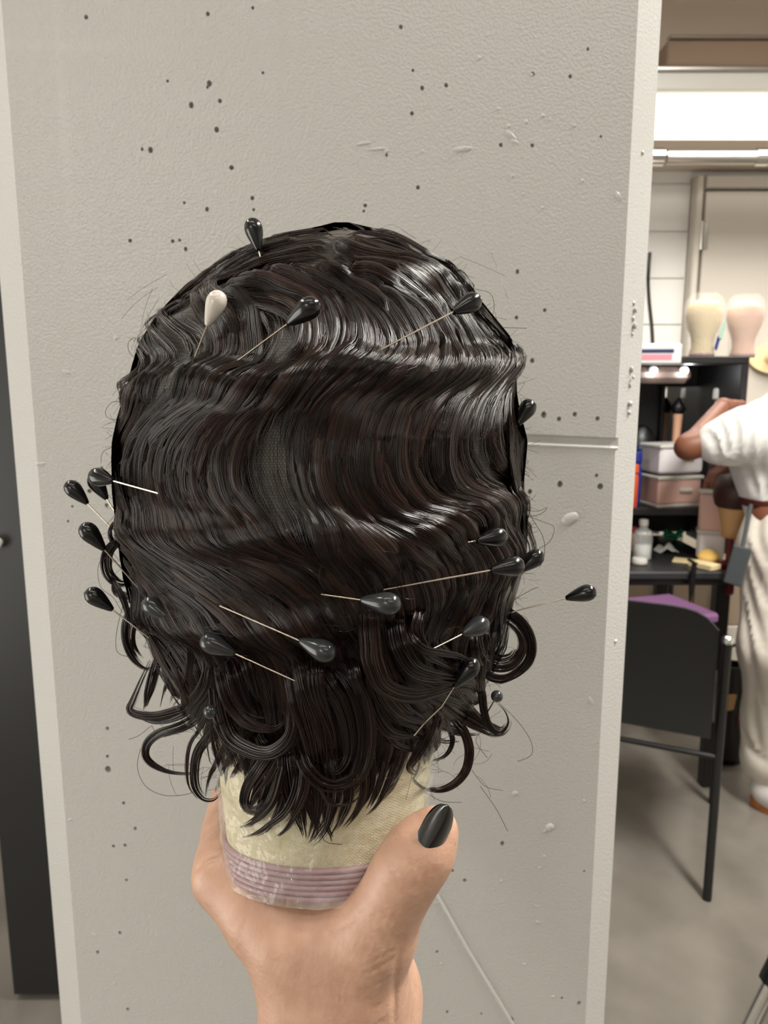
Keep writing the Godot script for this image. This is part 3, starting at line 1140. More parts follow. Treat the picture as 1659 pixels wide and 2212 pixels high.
func guide_lines() -> Array:
	# the run of the hair as seen in enlarged crops: crop origin, enlargement, then lines of x, y in the crop
	var crops := [
		[194, 454, 1.669, [
			[1470, 520, 1430, 580, 1370, 650, 1320, 740, 1290, 850, 1300, 950, 1350, 1030, 1420, 1070], [1380, 500, 1360, 570, 1290, 640, 1230, 720, 1195, 830, 1190, 930, 1230, 1010, 1310, 1060, 1400, 1090, 1440, 1170, 1470, 1300],
			[1300, 470, 1290, 550, 1220, 610, 1150, 690, 1110, 800, 1100, 900, 1120, 990, 1190, 1070, 1290, 1110, 1370, 1160, 1420, 1260, 1430, 1400], [1230, 440, 1240, 530, 1180, 590, 1090, 650, 1030, 740, 1000, 850, 1000, 950, 1040, 1040, 1120, 1110, 1230, 1150, 1310, 1200, 1350, 1290, 1340, 1400],
			[1150, 400, 1190, 490, 1150, 560, 1060, 610, 980, 690, 940, 800, 930, 920, 960, 1040, 1040, 1130, 1140, 1180, 1230, 1220, 1270, 1300, 1250, 1420], [1080, 380, 1120, 470, 1090, 550, 990, 600, 900, 680, 860, 790, 840, 900, 850, 1000, 900, 1090, 980, 1170, 1060, 1220, 1100, 1290, 1110, 1400],
			[1000, 370, 1040, 450, 1020, 540, 920, 600, 830, 670, 780, 780, 770, 900, 780, 1000, 820, 1100, 860, 1180, 880, 1260, 930, 1330, 960, 1420], [900, 330, 950, 420, 940, 520, 860, 590, 770, 660, 720, 750, 700, 860, 705, 960, 740, 1060, 790, 1150, 840, 1240, 870, 1320],
			[860, 380, 880, 470, 840, 560, 750, 640, 670, 730, 630, 820, 625, 920, 650, 1030, 710, 1120, 790, 1210, 850, 1280], [800, 480, 790, 570, 700, 650, 600, 710, 520, 800, 480, 900, 490, 1000, 540, 1090, 630, 1170, 740, 1240, 840, 1300],
			[730, 560, 640, 650, 520, 720, 440, 810, 400, 910, 400, 1010, 450, 1100, 540, 1180, 650, 1240, 770, 1300, 840, 1360], [620, 600, 520, 670, 400, 740, 320, 830, 290, 930, 300, 1030, 350, 1120, 430, 1200, 540, 1270, 650, 1330], [520, 590, 420, 670, 310, 740, 230, 820, 200, 920, 210, 1020, 260, 1130, 330, 1210, 430, 1290],
			[390, 590, 310, 670, 220, 740, 160, 830, 130, 920, 140, 1020, 180, 1130, 240, 1220, 330, 1310, 430, 1380], [250, 480, 270, 560, 240, 650, 170, 740, 120, 830, 100, 930, 110, 1030, 140, 1130, 190, 1230],
			[850, 85, 700, 110, 560, 160, 450, 230, 350, 310, 260, 400], [840, 140, 720, 155, 580, 200, 470, 280, 400, 340, 300, 390, 240, 440], [840, 185, 740, 198, 620, 235, 510, 285], [820, 60, 640, 90, 500, 150, 390, 240, 290, 350],
			[500, 300, 600, 272, 720, 268, 820, 295, 880, 355, 890, 430, 850, 520, 790, 600], [520, 340, 620, 310, 720, 320, 790, 380, 800, 470, 760, 560, 680, 640], [300, 400, 380, 430, 430, 480, 430, 550, 380, 620, 300, 690, 210, 760], [240, 440, 300, 480, 330, 540, 310, 610, 240, 690, 170, 770], [560, 350, 550, 430, 570, 520, 530, 590, 450, 660], [440, 330, 490, 400, 510, 480, 490, 560, 420, 640],
			[950, 70, 1100, 90, 1200, 150, 1280, 200, 1340, 290, 1430, 390, 1500, 480, 1520, 540], [940, 105, 1050, 150, 1180, 190, 1260, 240, 1330, 330, 1400, 420, 1470, 510], [920, 165, 1000, 195, 1120, 220, 1220, 270, 1290, 350, 1350, 440, 1380, 510], [920, 215, 980, 238, 1090, 270, 1180, 320, 1250, 400, 1300, 480], [780, 250, 900, 270, 1000, 310, 1080, 380, 1130, 450], [960, 300, 1010, 370, 1070, 450, 1060, 520],
			[1520, 540, 1510, 640, 1530, 760, 1560, 880, 1540, 960, 1500, 1010], [1490, 560, 1440, 660, 1400, 760, 1390, 860, 1430, 940, 1500, 990, 1550, 1080, 1555, 1200, 1540, 1330], [1440, 580, 1380, 700, 1350, 800, 1345, 890, 1390, 970, 1450, 1020], [1520, 600, 1470, 700, 1450, 800, 1470, 890, 1520, 950], [1420, 1080, 1480, 1130, 1510, 1230, 1490, 1350, 1440, 1450]]],
		[180, 1250, 3.072, [
			[500, 30, 640, 130, 780, 230, 900, 350, 1000, 480, 1060, 640, 1090, 800], [800, 60, 950, 180, 1100, 290, 1240, 400, 1330, 520, 1380, 680, 1380, 850], [1100, 60, 1250, 180, 1400, 290, 1520, 420, 1570, 600, 1560, 800, 1590, 1000, 1640, 1200], [430, 100, 470, 250, 560, 400, 660, 560, 730, 700], [620, 250, 760, 420, 830, 600, 830, 780, 760, 920],
			[1400, 100, 1560, 260, 1680, 420, 1720, 620, 1700, 850, 1740, 1100], [900, 600, 950, 780, 1050, 930, 1150, 1080, 1200, 1250, 1180, 1450], [1300, 850, 1330, 1050, 1400, 1250, 1440, 1480], [1560, 1100, 1600, 1300, 1600, 1500, 1560, 1700]]],
		[680, 1220, 2.676, [
			[150, 120, 290, 260, 320, 420, 330, 560, 380, 680, 470, 750], [420, 200, 470, 340, 500, 480, 560, 580, 680, 640, 820, 660], [640, 140, 660, 260, 620, 380, 640, 480, 760, 520], [820, 80, 830, 200, 780, 330, 700, 450, 640, 560], [980, 60, 960, 200, 900, 320, 860, 440, 840, 560], [1130, 80, 1100, 200, 1040, 320, 980, 450, 960, 600],
			[60, 300, 150, 450, 210, 620, 240, 820, 240, 1000, 180, 1180], [0, 420, 60, 620, 90, 850, 60, 1080, 40, 1300, 60, 1500], [330, 640, 400, 800, 480, 940, 460, 1080, 380, 1240, 260, 1400]]]]
	var out := []
	for c in crops:
		for l in c[3]:
			var pts := []
			for k in range(0, l.size(), 2):
				pts.append(Vector2(c[0] + l[k] / c[2], c[1] + l[k + 1] / c[2]))
			out.append(smooth(pts, 16.0))
	return out

func run_of_hair() -> void:
	var sp := PackedVector2Array()
	var st := PackedVector2Array()
	for l in guide_lines():
		for k in l.size():
			sp.append(l[k])
			st.append((l[mini(k + 1, l.size() - 1)] - l[maxi(k - 1, 0)]).normalized())
	fd.resize(FC * FR)
	for y in FR:
		for x in FC:
			var p := Vector2(GX + x * FS, GY + y * FS)
			var sum := Vector2.ZERO
			for k in sp.size():
				var d := p.distance_squared_to(sp[k]) + 60.0
				if d < 40000.0:
					sum += st[k] / (d * d)
			sum += Vector2(0, 1) * 1e-11
			fd[y * FC + x] = sum.normalized()

# strands: thin ribbons with rounded normals, lying on the surface
class Strands:
	var v := PackedVector3Array()
	var n := PackedVector3Array()
	var c := PackedColorArray()
	var i := PackedInt32Array()

	func add(P: PackedVector3Array, N: PackedVector3Array, half: float, col: Color, taper0 := 0.25, taper1 := 0.25) -> void:
		var m := P.size()
		var k := v.size()
		for q in m:
			var t := P[mini(q + 1, m - 1)] - P[maxi(q - 1, 0)]
			var s := t.cross(N[q]).normalized()
			var e := float(q) / (m - 1)
			var w := half * minf(1.0, minf(0.15 + e / taper0, 0.15 + (1.0 - e) / taper1))
			v.append(P[q] - s * w)
			v.append(P[q] + s * w)
			n.append((N[q] - s * 0.7).normalized())
			n.append((N[q] + s * 0.7).normalized())
			c.append(col)
			c.append(col)
		for q in m - 1:
			var a := k + q * 2
			i.append(a)
			i.append(a + 2)
			i.append(a + 1)
			i.append(a + 1)
			i.append(a + 2)
			i.append(a + 3)

	func mesh(off: Vector3) -> ArrayMesh:
		for q in v.size():
			v[q] -= off
		var arr := []
		arr.resize(Mesh.ARRAY_MAX)
		arr[Mesh.ARRAY_VERTEX] = v
		arr[Mesh.ARRAY_NORMAL] = n
		arr[Mesh.ARRAY_COLOR] = c
		arr[Mesh.ARRAY_INDEX] = i
		var am := ArrayMesh.new()
		am.add_surface_from_arrays(Mesh.PRIMITIVE_TRIANGLES, arr)
		return am

func hair_part(called: String, s: Strands, parent: Node3D, stuff := true) -> MeshInstance3D:
	var o := MeshInstance3D.new()
	o.name = called
	o.mesh = s.mesh(parent.position)
	o.set_surface_override_material(0, M.hair)
	parent.add_child(o, true)
	if stuff:
		o.set_meta("kind", "stuff")
	return o

func tint() -> Color:
	# linear base colours: black-brown, some strands redder
	var k := rng.randf()
	var c := Color(0.0050, 0.0034, 0.0033).lerp(Color(0.031, 0.0132, 0.0094), k * k)
	if rng.randf() < 0.05:
		c = Color(0.042, 0.024, 0.017)
	return c

func bare(p: Vector2) -> bool:
	for b in BARE:
		var q := Vector2((p.x - b[0]) / b[2], (p.y - b[1]) / b[3])
		if q.length_squared() < 1.0:
			return true
	return false

func lock_on_head(s: Strands, seed_at: Vector2, length: float, half: float, lift: float, count: int) -> void:
	var step := 11.0
	var back := []
	var p := seed_at
	var nb := int(length * 0.5 / step)
	for k in nb:
		var was := f_at(p)
		p -= was * step
		var r := row_at(p.y)
		if f_at(p).dot(was) < 0.7 or p.y < 496 or p.x < r[0] - 2 or p.x > r[1] + 2:
			break
		back.append(p)
	back.reverse()
	back.append(seed_at)
	p = seed_at
	for k in nb:
		var was := f_at(p)
		p += was * step
		var r := row_at(p.y)
		if f_at(p).dot(was) < 0.6 or p.y > 1800 or p.x < r[0] - 4 or p.x > r[1] + 4:
			break
		back.append(p)
	var m := back.size()
	if m < 5:
		return
	var hits := 0
	for q in back:
		if bare(q):
			hits += 1
	if hits > 2:
		if rng.randf() < 0.62:
			return
		count = maxi(2, count / 6)
	var C := PackedVector3Array()
	var N := PackedVector3Array()
	var S := PackedVector3Array()
	for q in back:
		C.append(g_at(q))
		N.append(n_at(q))
	for k in m:
		var t := C[mini(k + 1, m - 1)] - C[maxi(k - 1, 0)]
		S.append(t.cross(N[k]).normalized())
	var px := 0.25 / F
	var base := tint()
	var bulk := rng.randf_range(0.3, 0.95)
	for j in count:
		var o := (float(j) + rng.randf_range(0.1, 0.9)) / count * 2.0 - 1.0
		var dome := (1.0 - o * o) * half * bulk * px
		var w0 := rng.randf_range(-1.0, 1.0)
		var ph := rng.randf() * TAU
		var a0 := int(rng.randf() * m * 0.18)
		var a1 := m - int(rng.randf() * m * 0.18)
		var P := PackedVector3Array()
		var NN := PackedVector3Array()
		var hj := rng.randf_range(-0.15, 0.15) * 0.001
		for k in range(a0, a1):
			var e := float(k) / (m - 1)
			var env := minf(1.0, minf(e, 1.0 - e) * 5.0 + 0.05)
			var spread := 0.55 + 0.45 * sin(PI * e)
			var q := C[k] + S[k] * (o * half * spread + w0 * 1.3 * sin(e * 4.0 + ph)) * px + N[k] * ((lift + dome + hj) * env - 0.0010 * (1.0 - env))
			P.append(q)
			NN.append((N[k] + S[k] * o * 0.75).normalized())
		if P.size() > 3:
			s.add(P, NN, rng.randf_range(0.00008, 0.00016), base.lerp(tint(), 0.45))

func wig() -> void:
	rng.seed = 11
	survey()
	run_of_hair()
	var base_at := W(690, 1500, 0.33)
	var o := thing("wig", "short dark brown wig set wet in finger waves with loose curls along the nape", "wig", base_at)
	# lace cap under the hair
	var b := MB.new()
	var rows := 130
	var cols := 145
	var P := []
	var N := []
	for r in rows:
		var v := 480.0 + (1555.0 - 480.0) * r / (rows - 1)
		for q in cols:
			var phi := -PI / 2 + TAU * q / (cols - 1)
			var p := on_head(phi, v)
			p += (W(690, v, 0.335) - p).normalized() * 0.0018
			if cos(phi) > 0.02:
				var rr := row_at(v)
				var at := Vector2((rr[0] + rr[1]) / 2 + (rr[1] - rr[0]) / 2 * sin(phi), v)
				p = g_at(at) - n_at(at) * 0.0018
			P.append(p)
	var ctr := W(690, 1050, 0.335)
	for r in rows:
		for q in cols:
			var pu: Vector3 = P[mini(r + 1, rows - 1) * cols + q] - P[maxi(r - 1, 0) * cols + q]
			var pv: Vector3 = P[r * cols + (q + 1) % (cols - 1)] - P[r * cols + (q - 1 + cols - 1) % (cols - 1)]
			var nn := pv.cross(pu).normalized()
			if nn.dot(P[r * cols + q] - ctr) < 0:
				nn = -nn
			N.append(nn)
	b.grid(P, N, rows, cols)
	for k in b.u.size():
		b.u[k] = Vector2(b.u[k].x * 2600.0 / 24.0, b.u[k].y * 1075.0 / 27.0)
	var cap := part("lace_cap", b, M.lace, o)
	cap.set_meta("label", "fine dark net showing between the waves")
	# hair lying in waves, one jittered seed to each cell
	var s := Strands.new()
	var y := 502.0
	while y < 1640.0:
		var rr := row_at(y)
		var x: float = rr[0] + 4.0
		while x < rr[1]:
			var at := Vector2(x + rng.randf_range(-9, 9), y + rng.randf_range(-9, 9))
			var half := rng.randf_range(4.0, 13.0) if rng.randf() < 0.7 else rng.randf_range(13.0, 24.0)
			var edge: float = minf(at.x - rr[0], rr[1] - at.x)
			if edge < 60.0:
				half *= 0.8
			lock_on_head(s, at, rng.randf_range(130, 300), half, rng.randf_range(0.0002, 0.0024), int(half * 1.85) + 3)
			x += 22.0
		y += 22.0
	hair_part("wave_strands", s, o)
	# the far side, plain waves
	var fs := Strands.new()
	for k in 620:
		var phi := PI / 2 - 0.30 + (k + rng.randf()) / 620.0 * (PI + 0.60)
		var v0 := rng.randf_range(482, 1100)
		var ln := rng.randf_range(300, 520)
		var cnt := 7
		var col := tint()
		for j in cnt:
			var pp := PackedVector3Array()
			var nn := PackedVector3Array()
			var d := (j - 3) * 0.008
			for q in 16:
				var v := v0 + ln * q / 15.0
				var ph := phi + d + 0.10 * sin(v * 0.018)
				var p := on_head(ph, v)
				var out := (p - W(690, maxf(v, 880.0), 0.335)).normalized()
				nn.append(out)
				pp.append(p + out * (0.0008 + 0.0016 * sin(PI * q / 15.0) + 0.0012 * sin(v * 0.018 + 1.5)))
			fs.add(pp, nn, 0.00024, col.lerp(tint(), 0.4))
	hair_part("far_side_strands", fs, o)
	curls(o)
	flyaways(o)

func curls(o: Node3D) -> void:
	# loose curls, each followed in an enlarged crop: origin, enlargement, [half width in pixels, depth towards the eye in mm at start and end, x, y ...]
	var crops := [
		[120, 900, 3.072, [[13, -2, -6, 430, 820, 345, 890, 325, 980, 350, 1060, 420, 1110, 520, 1090], [8, -3, -2, 380, 1105, 395, 1165, 470, 1195, 560, 1170, 620, 1130], [5, -4, -4, 410, 700, 375, 790, 400, 850, 450, 880], [9, 3, 0, 520, 1010, 500, 1120, 520, 1230, 560, 1330], [6, 2, -2, 450, 1240, 480, 1330, 540, 1400]]],
		[180, 1250, 3.072, [
			[10, 0, -12, 470, 150, 350, 190, 280, 280, 268, 390, 295, 490, 345, 565, 415, 605, 470, 570], [7, 2, -8, 400, 240, 330, 330, 320, 430, 370, 520, 430, 560], [13, 8, -4, 800, 470, 815, 620, 765, 760, 655, 865, 500, 915, 380, 915, 298, 882, 322, 810, 385, 660, 440, 540], [9, 9, 0, 830, 560, 800, 740, 690, 880, 560, 950, 440, 960, 350, 920],
			[10, 0, -6, 495, 500, 455, 640, 425, 760, 395, 880], [5, 2, -2, 560, 620, 530, 740, 500, 860], [6, 4, 0, 620, 560, 600, 700, 560, 840], [9, 6, 2, 700, 480, 690, 640, 640, 780, 580, 880],
			[10, 6, -8, 800, 870, 650, 975, 490, 1035, 415, 1100, 402, 1180, 450, 1240, 560, 1288, 690, 1300, 780, 1270], [8, 4, -4, 760, 930, 640, 1010, 510, 1060],
			[10, 8, -2, 905, 930, 820, 1040, 745, 1160, 722, 1280, 732, 1390, 785, 1462, 850, 1468, 888, 1415, 885, 1320], [4, 2, -6, 770, 990, 695, 1110, 675, 1270, 690, 1390, 745, 1468], [8, 8, 2, 960, 1060, 880, 1200, 820, 1340, 800, 1450], [7, 8, 3, 1010, 1100, 930, 1250, 880, 1380, 850, 1465], [5, 6, 2, 1060, 1170, 1010, 1260, 965, 1340, 935, 1420, 890, 1455],
			[16, 10, 10, 860, 640, 885, 860, 950, 1050, 1080, 1140, 1220, 1165, 1330, 1095, 1372, 990, 1350, 850, 1300, 720], [14, 9, 12, 900, 620, 940, 780, 1010, 900, 1120, 985, 1260, 1010, 1330, 960], [13, 8, 10, 980, 640, 1030, 800, 1100, 900, 1200, 930], [10, 8, 9, 1080, 640, 1130, 780, 1200, 850],
			[12, 8, 12, 1250, 1150, 1150, 1290, 1080, 1400, 1062, 1500, 1110, 1545, 1180, 1500, 1240, 1370], [7, 8, 6, 1330, 1180, 1290, 1350, 1240, 1490, 1150, 1590, 1040, 1650, 960, 1640, 925, 1560], [7, 7, 6, 1420, 1230, 1400, 1400, 1330, 1550, 1220, 1640, 1100, 1710, 1000, 1730], [9, 8, 6, 1180, 1130, 1120, 1260, 1090, 1380], [6, 7, 4, 1290, 1200, 1220, 1330, 1150, 1430, 1080, 1530, 1000, 1600],
			[9, 7, 6, 1480, 1250, 1460, 1420, 1400, 1560, 1310, 1680], [12, 10, 9, 1420, 560, 1470, 760, 1540, 960, 1590, 1180, 1600, 1350], [12, 10, 9, 1530, 580, 1560, 780, 1620, 960, 1680, 1150], [8, 6, 4, 1060, 980, 1010, 1090, 930, 1180]]],
		[680, 1220, 2.676, [
			[13, 2, 0, 1010, 262, 1130, 285, 1220, 365, 1258, 465, 1240, 565, 1155, 645, 1050, 682, 970, 650], [11, 6, 6, 945, 380, 965, 510, 1040, 590, 1140, 585, 1205, 500, 1190, 405, 1120, 335, 1040, 300], [8, 4, 3, 1000, 400, 1015, 490, 1070, 545, 1140, 530, 1170, 460, 1130, 400], [9, 7, 4, 930, 440, 950, 570, 1020, 650, 1110, 660, 1200, 590, 1245, 510],
			[17, 8, 12, 290, 230, 318, 420, 330, 560, 380, 680, 470, 750, 600, 772, 750, 735, 880, 690], [15, 8, 14, 470, 330, 500, 480, 560, 585, 680, 645, 820, 665, 930, 690], [8, 12, 15, 555, 340, 570, 430, 640, 490, 760, 518, 860, 540, 930, 590, 932, 650, 880, 690], [10, 9, 13, 600, 300, 600, 420, 650, 520, 750, 580, 840, 620],
			[14, 8, 11, 320, 600, 395, 790, 500, 915, 600, 958, 662, 938], [12, 9, 12, 380, 700, 460, 830, 560, 905, 655, 925], [9, 10, 12, 470, 770, 540, 850, 620, 890, 650, 920], [12, 6, 8, 300, 700, 350, 860, 440, 980, 560, 1000, 640, 960],
			[9, 8, 2, 985, 540, 975, 680, 980, 800, 1000, 900, 1040, 968, 1090, 980, 1130, 925, 1110, 850, 1050, 790], [18, 2, -2, 690, 750, 820, 845, 950, 935, 1060, 990, 1125, 935], [14, 3, 0, 770, 690, 850, 800, 945, 900, 1045, 955], [12, 4, 2, 620, 850, 740, 935, 860, 985, 965, 990], [10, 4, 3, 560, 960, 660, 1010, 760, 1030, 850, 1020], [9, 4, 3, 420, 980, 500, 1060, 600, 1080, 690, 1050], [16, 0, -4, 760, 770, 860, 850, 970, 935, 1070, 985], [12, 0, -6, 860, 740, 900, 850, 980, 930, 1080, 960, 1125, 910],
			[11, 6, 10, 800, 880, 872, 975, 902, 1080, 885, 1190, 820, 1272, 730, 1308, 640, 1290, 572, 1230, 558, 1160], [5, 6, 6, 780, 930, 802, 1030, 765, 1108, 690, 1142, 620, 1140], [9, 6, 8, 700, 890, 655, 1020, 595, 1120, 560, 1180, 600, 1212, 662, 1188], [7, 5, 6, 740, 900, 700, 1000, 640, 1080],
			[17, 9, 12, 110, 560, 205, 660, 280, 850, 298, 1050, 250, 1225, 130, 1282, 20, 1250, -30, 1170], [13, 9, 11, 30, 600, 120, 760, 190, 950, 200, 1120, 130, 1210, 40, 1180], [11, 8, 10, -30, 700, 40, 860, 100, 1020, 80, 1130], [10, 7, 8, 220, 620, 270, 800, 290, 960],
			[11, 8, 8, -160, 620, -120, 820, -60, 1000, -20, 1180, -10, 1340], [11, 8, 8, -80, 600, -60, 820, -10, 1020, 20, 1240]]],
		[380, 1600, 2.592, [
			[11, 5, 3, 640, 60, 670, 280, 700, 450, 722, 582], [11, 5, 3, 760, 120, 790, 320, 775, 470, 735, 580], [12, 6, 3, 860, 100, 890, 270, 860, 430, 770, 570], [9, 5, 3, 960, 180, 970, 330, 925, 450, 870, 550, 905, 590], [8, 5, 2, 1060, 160, 1060, 290, 1020, 400, 940, 500], [10, 5, 3, 580, 60, 600, 260, 650, 420, 705, 540], [8, 5, 3, 700, 250, 760, 400, 790, 520, 730, 590],
			[13, 10, 9, 690, 60, 740, 170, 830, 245, 930, 250, 1020, 190, 1075, 80], [3, 7, 7, 800, 260, 840, 340, 910, 372, 990, 355, 1050, 300], [6, 4, 2, 1190, 90, 1150, 240, 1080, 390, 1000, 470], [5, 4, 2, 1260, 50, 1220, 190, 1130, 370, 1050, 440], [7, 5, 3, 1100, 60, 1110, 220, 1080, 330, 1010, 430],
			[7, 4, 3, 540, 150, 480, 320, 440, 430, 380, 500, 300, 505], [6, 4, 3, 620, 200, 570, 380, 500, 500, 400, 545], [7, 4, 3, 470, 140, 430, 300, 370, 440], [5, 4, 3, 690, 330, 640, 460, 560, 540, 470, 560], [6, 4, 4, 880, 330, 850, 470, 800, 560, 750, 600], [5, 3, 3, 830, 380, 850, 500, 900, 585]]]]
	var n := 0
	for c in crops:
		for l in c[3]:
			var pts := []
			for k in range(3, l.size(), 2):
				pts.append(Vector2(c[0] + l[k] / c[2], c[1] + l[k + 1] / c[2]))
			curl(o, pts, l[0], l[1] * 0.001, l[2] * 0.001)
			n += 1

func curl(o: Node3D, pts2: Array, half: float, z0: float, z1: float) -> void:
	if z0 > 0:
		# the curl grows out of the hair above it
		var up: Vector2 = pts2[0]
		var lead := []
		for k in 7:
			up -= f_at(up) * 12.0
			if k % 2 == 0:
				lead.push_front(up)
		pts2 = lead + pts2
	var pts: Array = smooth(pts2, 6.0)
	var m := pts.size()
	var C := PackedVector3Array()
	var toward := cam_b * Vector3(0, 0, 1)
	for k in m:
		var e := float(k) / (m - 1)
		var lift := lerpf(z0, z1, e) + 0.004 * sin(PI * e)
		if z0 > 0:
			lift = lerpf(-0.0045, lift, smoothstep(0.0, 0.46, e))
		C.append(off_head(pts[k], lift))
	var S := PackedVector3Array()
	var N := PackedVector3Array()
	for k in m:
		var t := (C[mini(k + 1, m - 1)] - C[maxi(k - 1, 0)]).normalized()
		var sd := t.cross(toward)
		if sd.length() < 0.15:
			sd = S[k - 1] if k > 0 else Vector3.RIGHT
		sd = sd.normalized()
		S.append(sd)
		N.append(sd.cross(t).normalized())
	var s := Strands.new()
	var px := 0.28 / F
	half *= 1.15
	var base := tint()
	var tw := rng.randf_range(-1.0, 1.0)
	var wisps := 3 + int(half / 3.0)
	for g in wisps:
		# each curl is a few flat wisps that part towards the tip
		var gx := (g + rng.randf_range(0.2, 0.8)) / wisps * 2.0 - 1.0
		var gz := rng.randf_range(-0.35, 0.35)
		var gw := 1.0 / wisps * rng.randf_range(0.9, 1.7)
		var stray := rng.randf_range(-0.35, 0.35)
		var cut := rng.randf() * 0.22
		var shade := base.lerp(tint(), 0.6)
		var count := int(half * 5.5 / wisps) + 5
		for j in count:
			var u := rng.randf_range(-1, 1)
			var zz := rng.randf_range(-1, 1)
			var loose := rng.randf() < 0.07
			var P := PackedVector3Array()
			var NN := PackedVector3Array()
			var a0 := int(rng.randf() * m * (0.26 if z0 > 0 else 0.05))
			var a1 := m - int((cut + rng.randf() * rng.randf() * 0.14) * m)
			var w0 := rng.randf_range(-1, 1) * (4.5 if loose else 0.9)
			var ph := rng.randf() * TAU
			for k in range(a0, a1):
				var e := float(k) / (m - 1)
				var width := half * (0.75 + 0.25 * sin(PI * minf(1.0, e * 1.2))) * (1.0 if e < 0.7 else lerpf(1.0, 0.45, (e - 0.7) / 0.3))
				var ox := gx * (1.0 + stray * e) + u * gw
				var oz := (gz + zz * 0.22) * (1.0 - 0.5 * ox * ox)
				var ang := tw * (e - 0.4)
				var rx := ox * cos(ang) - oz * sin(ang)
				var rz := ox * sin(ang) * 0.7 + oz * cos(ang)
				P.append(C[k] + (S[k] * (rx * width + w0 * sin(e * 6.0 + ph)) + N[k] * rz * width) * px)
				NN.append((S[k] * (u * 0.75 + ox * 0.35) + N[k] * 0.8).normalized())
			if P.size() > 3:
				s.add(P, NN, rng.randf_range(0.00009, 0.00017), shade.lerp(tint(), 0.35), 0.28 if z0 > 0 else 0.1, 0.3)
	hair_part("curl", s, o, false)

func flyaways(o: Node3D) -> void:
	var b := MB.new()
	var strand := func(p2: Array, r: float, dz: float) -> void:
		var q: Array = smooth(p2, 10.0)
		var path := []
		for p in q:
			path.append(off_head(p, dz))
		b.col = Color(0.014, 0.009, 0.009)
		b.tube(path, [r], 3, false)
	# single hairs that can be made out
	var seen := [[310, 740, 295, 735, 283, 745, 285, 765, 297, 778, 303, 790], [262, 868, 240, 868, 225, 885, 228, 900, 245, 906, 258, 898], [262, 1225, 222, 1205, 208, 1230, 215, 1270, 240, 1290, 262, 1325], [262, 1310, 248, 1370, 250, 1410, 275, 1420], [1120, 1080, 1150, 1120, 1175, 1160, 1178, 1200, 1168, 1225], [1125, 1110, 1185, 1130, 1200, 1140, 1190, 1170, 1165, 1185],
		[1122, 1100, 1160, 1105, 1185, 1095, 1170, 1110, 1140, 1117], [1128, 860, 1134, 930, 1130, 975, 1118, 985], [1118, 1000, 1123, 1030, 1112, 1050], [300, 1620, 293, 1660, 310, 1700, 350, 1720, 400, 1718, 430, 1705], [330, 1590, 325, 1570, 300, 1590, 275, 1600], [1080, 1520, 1120, 1560, 1150, 1605, 1150, 1635, 1120, 1648], [1022, 1665, 1050, 1700, 1090, 1710], [1040, 1700, 1075, 1750, 1100, 1798],
		[1090, 1330, 1110, 1300, 1150, 1275, 1165, 1270], [1100, 1360, 1130, 1330, 1145, 1345], [880, 560, 900, 545, 940, 545, 975, 570], [1020, 625, 1060, 630, 1070, 660, 1065, 680], [1090, 705, 1140, 706], [1100, 740, 1125, 760, 1120, 775], [690, 1780, 700, 1820, 740, 1828], [560, 1760, 520, 1800, 500, 1808, 480, 1780], [300, 1330, 275, 1340, 265, 1380, 282, 1420, 300, 1440], [470, 1700, 482, 1740, 492, 1790],
		[820, 490, 850, 482, 900, 510], [640, 495, 690, 484, 740, 488], [255, 960, 220, 975, 215, 1000], [258, 1160, 235, 1190, 215, 1215], [1055, 1640, 1030, 1600, 1060, 1570], [900, 1690, 950, 1730, 1000, 1735]]
	for l in seen:
		var pts := []
		for k in range(0, l.size(), 2):
			pts.append(Vector2(l[k], l[k + 1]))
		strand.call(pts, 0.00013, 0.003)
	# short frizz round the outline and over the curls
	for k in 240:
		var v := rng.randf_range(520, 1700)
		var r := row_at(v)
		var left := rng.randf() < 0.5
		var x: float = r[0] if left else r[1]
		var sg := -1.0 if left else 1.0
		var p := Vector2(x - sg * rng.randf_range(0, 14), v)
		var d := Vector2(sg * rng.randf_range(0.2, 1.0), rng.randf_range(-0.6, 1.0)).normalized()
		var bend := rng.randf_range(-0.25, 0.25)
		var pts := [p]
		for q in 5:
			p += d * rng.randf_range(5, 13)
			d = d.rotated(bend)
			pts.append(p)
		strand.call(pts, 0.00007, rng.randf_range(-0.004, 0.006))
	for k in 150:
		var p := Vector2(rng.randf_range(340, 1060), rng.randf_range(1240, 1680))
		var d := Vector2(rng.randf_range(-1, 1), rng.randf_range(-0.3, 1)).normalized()
		var bend := rng.randf_range(-0.3, 0.3)
		var pts := [p]
		for q in 6:
			p += d * rng.randf_range(6, 14)
			d = d.rotated(bend)
			pts.append(p)
		strand.call(pts, 0.00008, rng.randf_range(0.006, 0.014))
	for k in 170:
		# stray hairs that lift off the waves and nearly follow them
		var p := Vector2(rng.randf_range(320, 1080), rng.randf_range(540, 1260))
		var turn := rng.randf_range(-0.5, 0.5)
		var pts := [p]
		for q in 7:
			p += f_at(p).rotated(turn) * 15.0
			pts.append(p)
		strand.call(pts, 0.00008, rng.randf_range(0.0035, 0.0055))
	var f := part("flyaway_hairs", b, M.hair, o)
	f.set_meta("kind", "stuff")

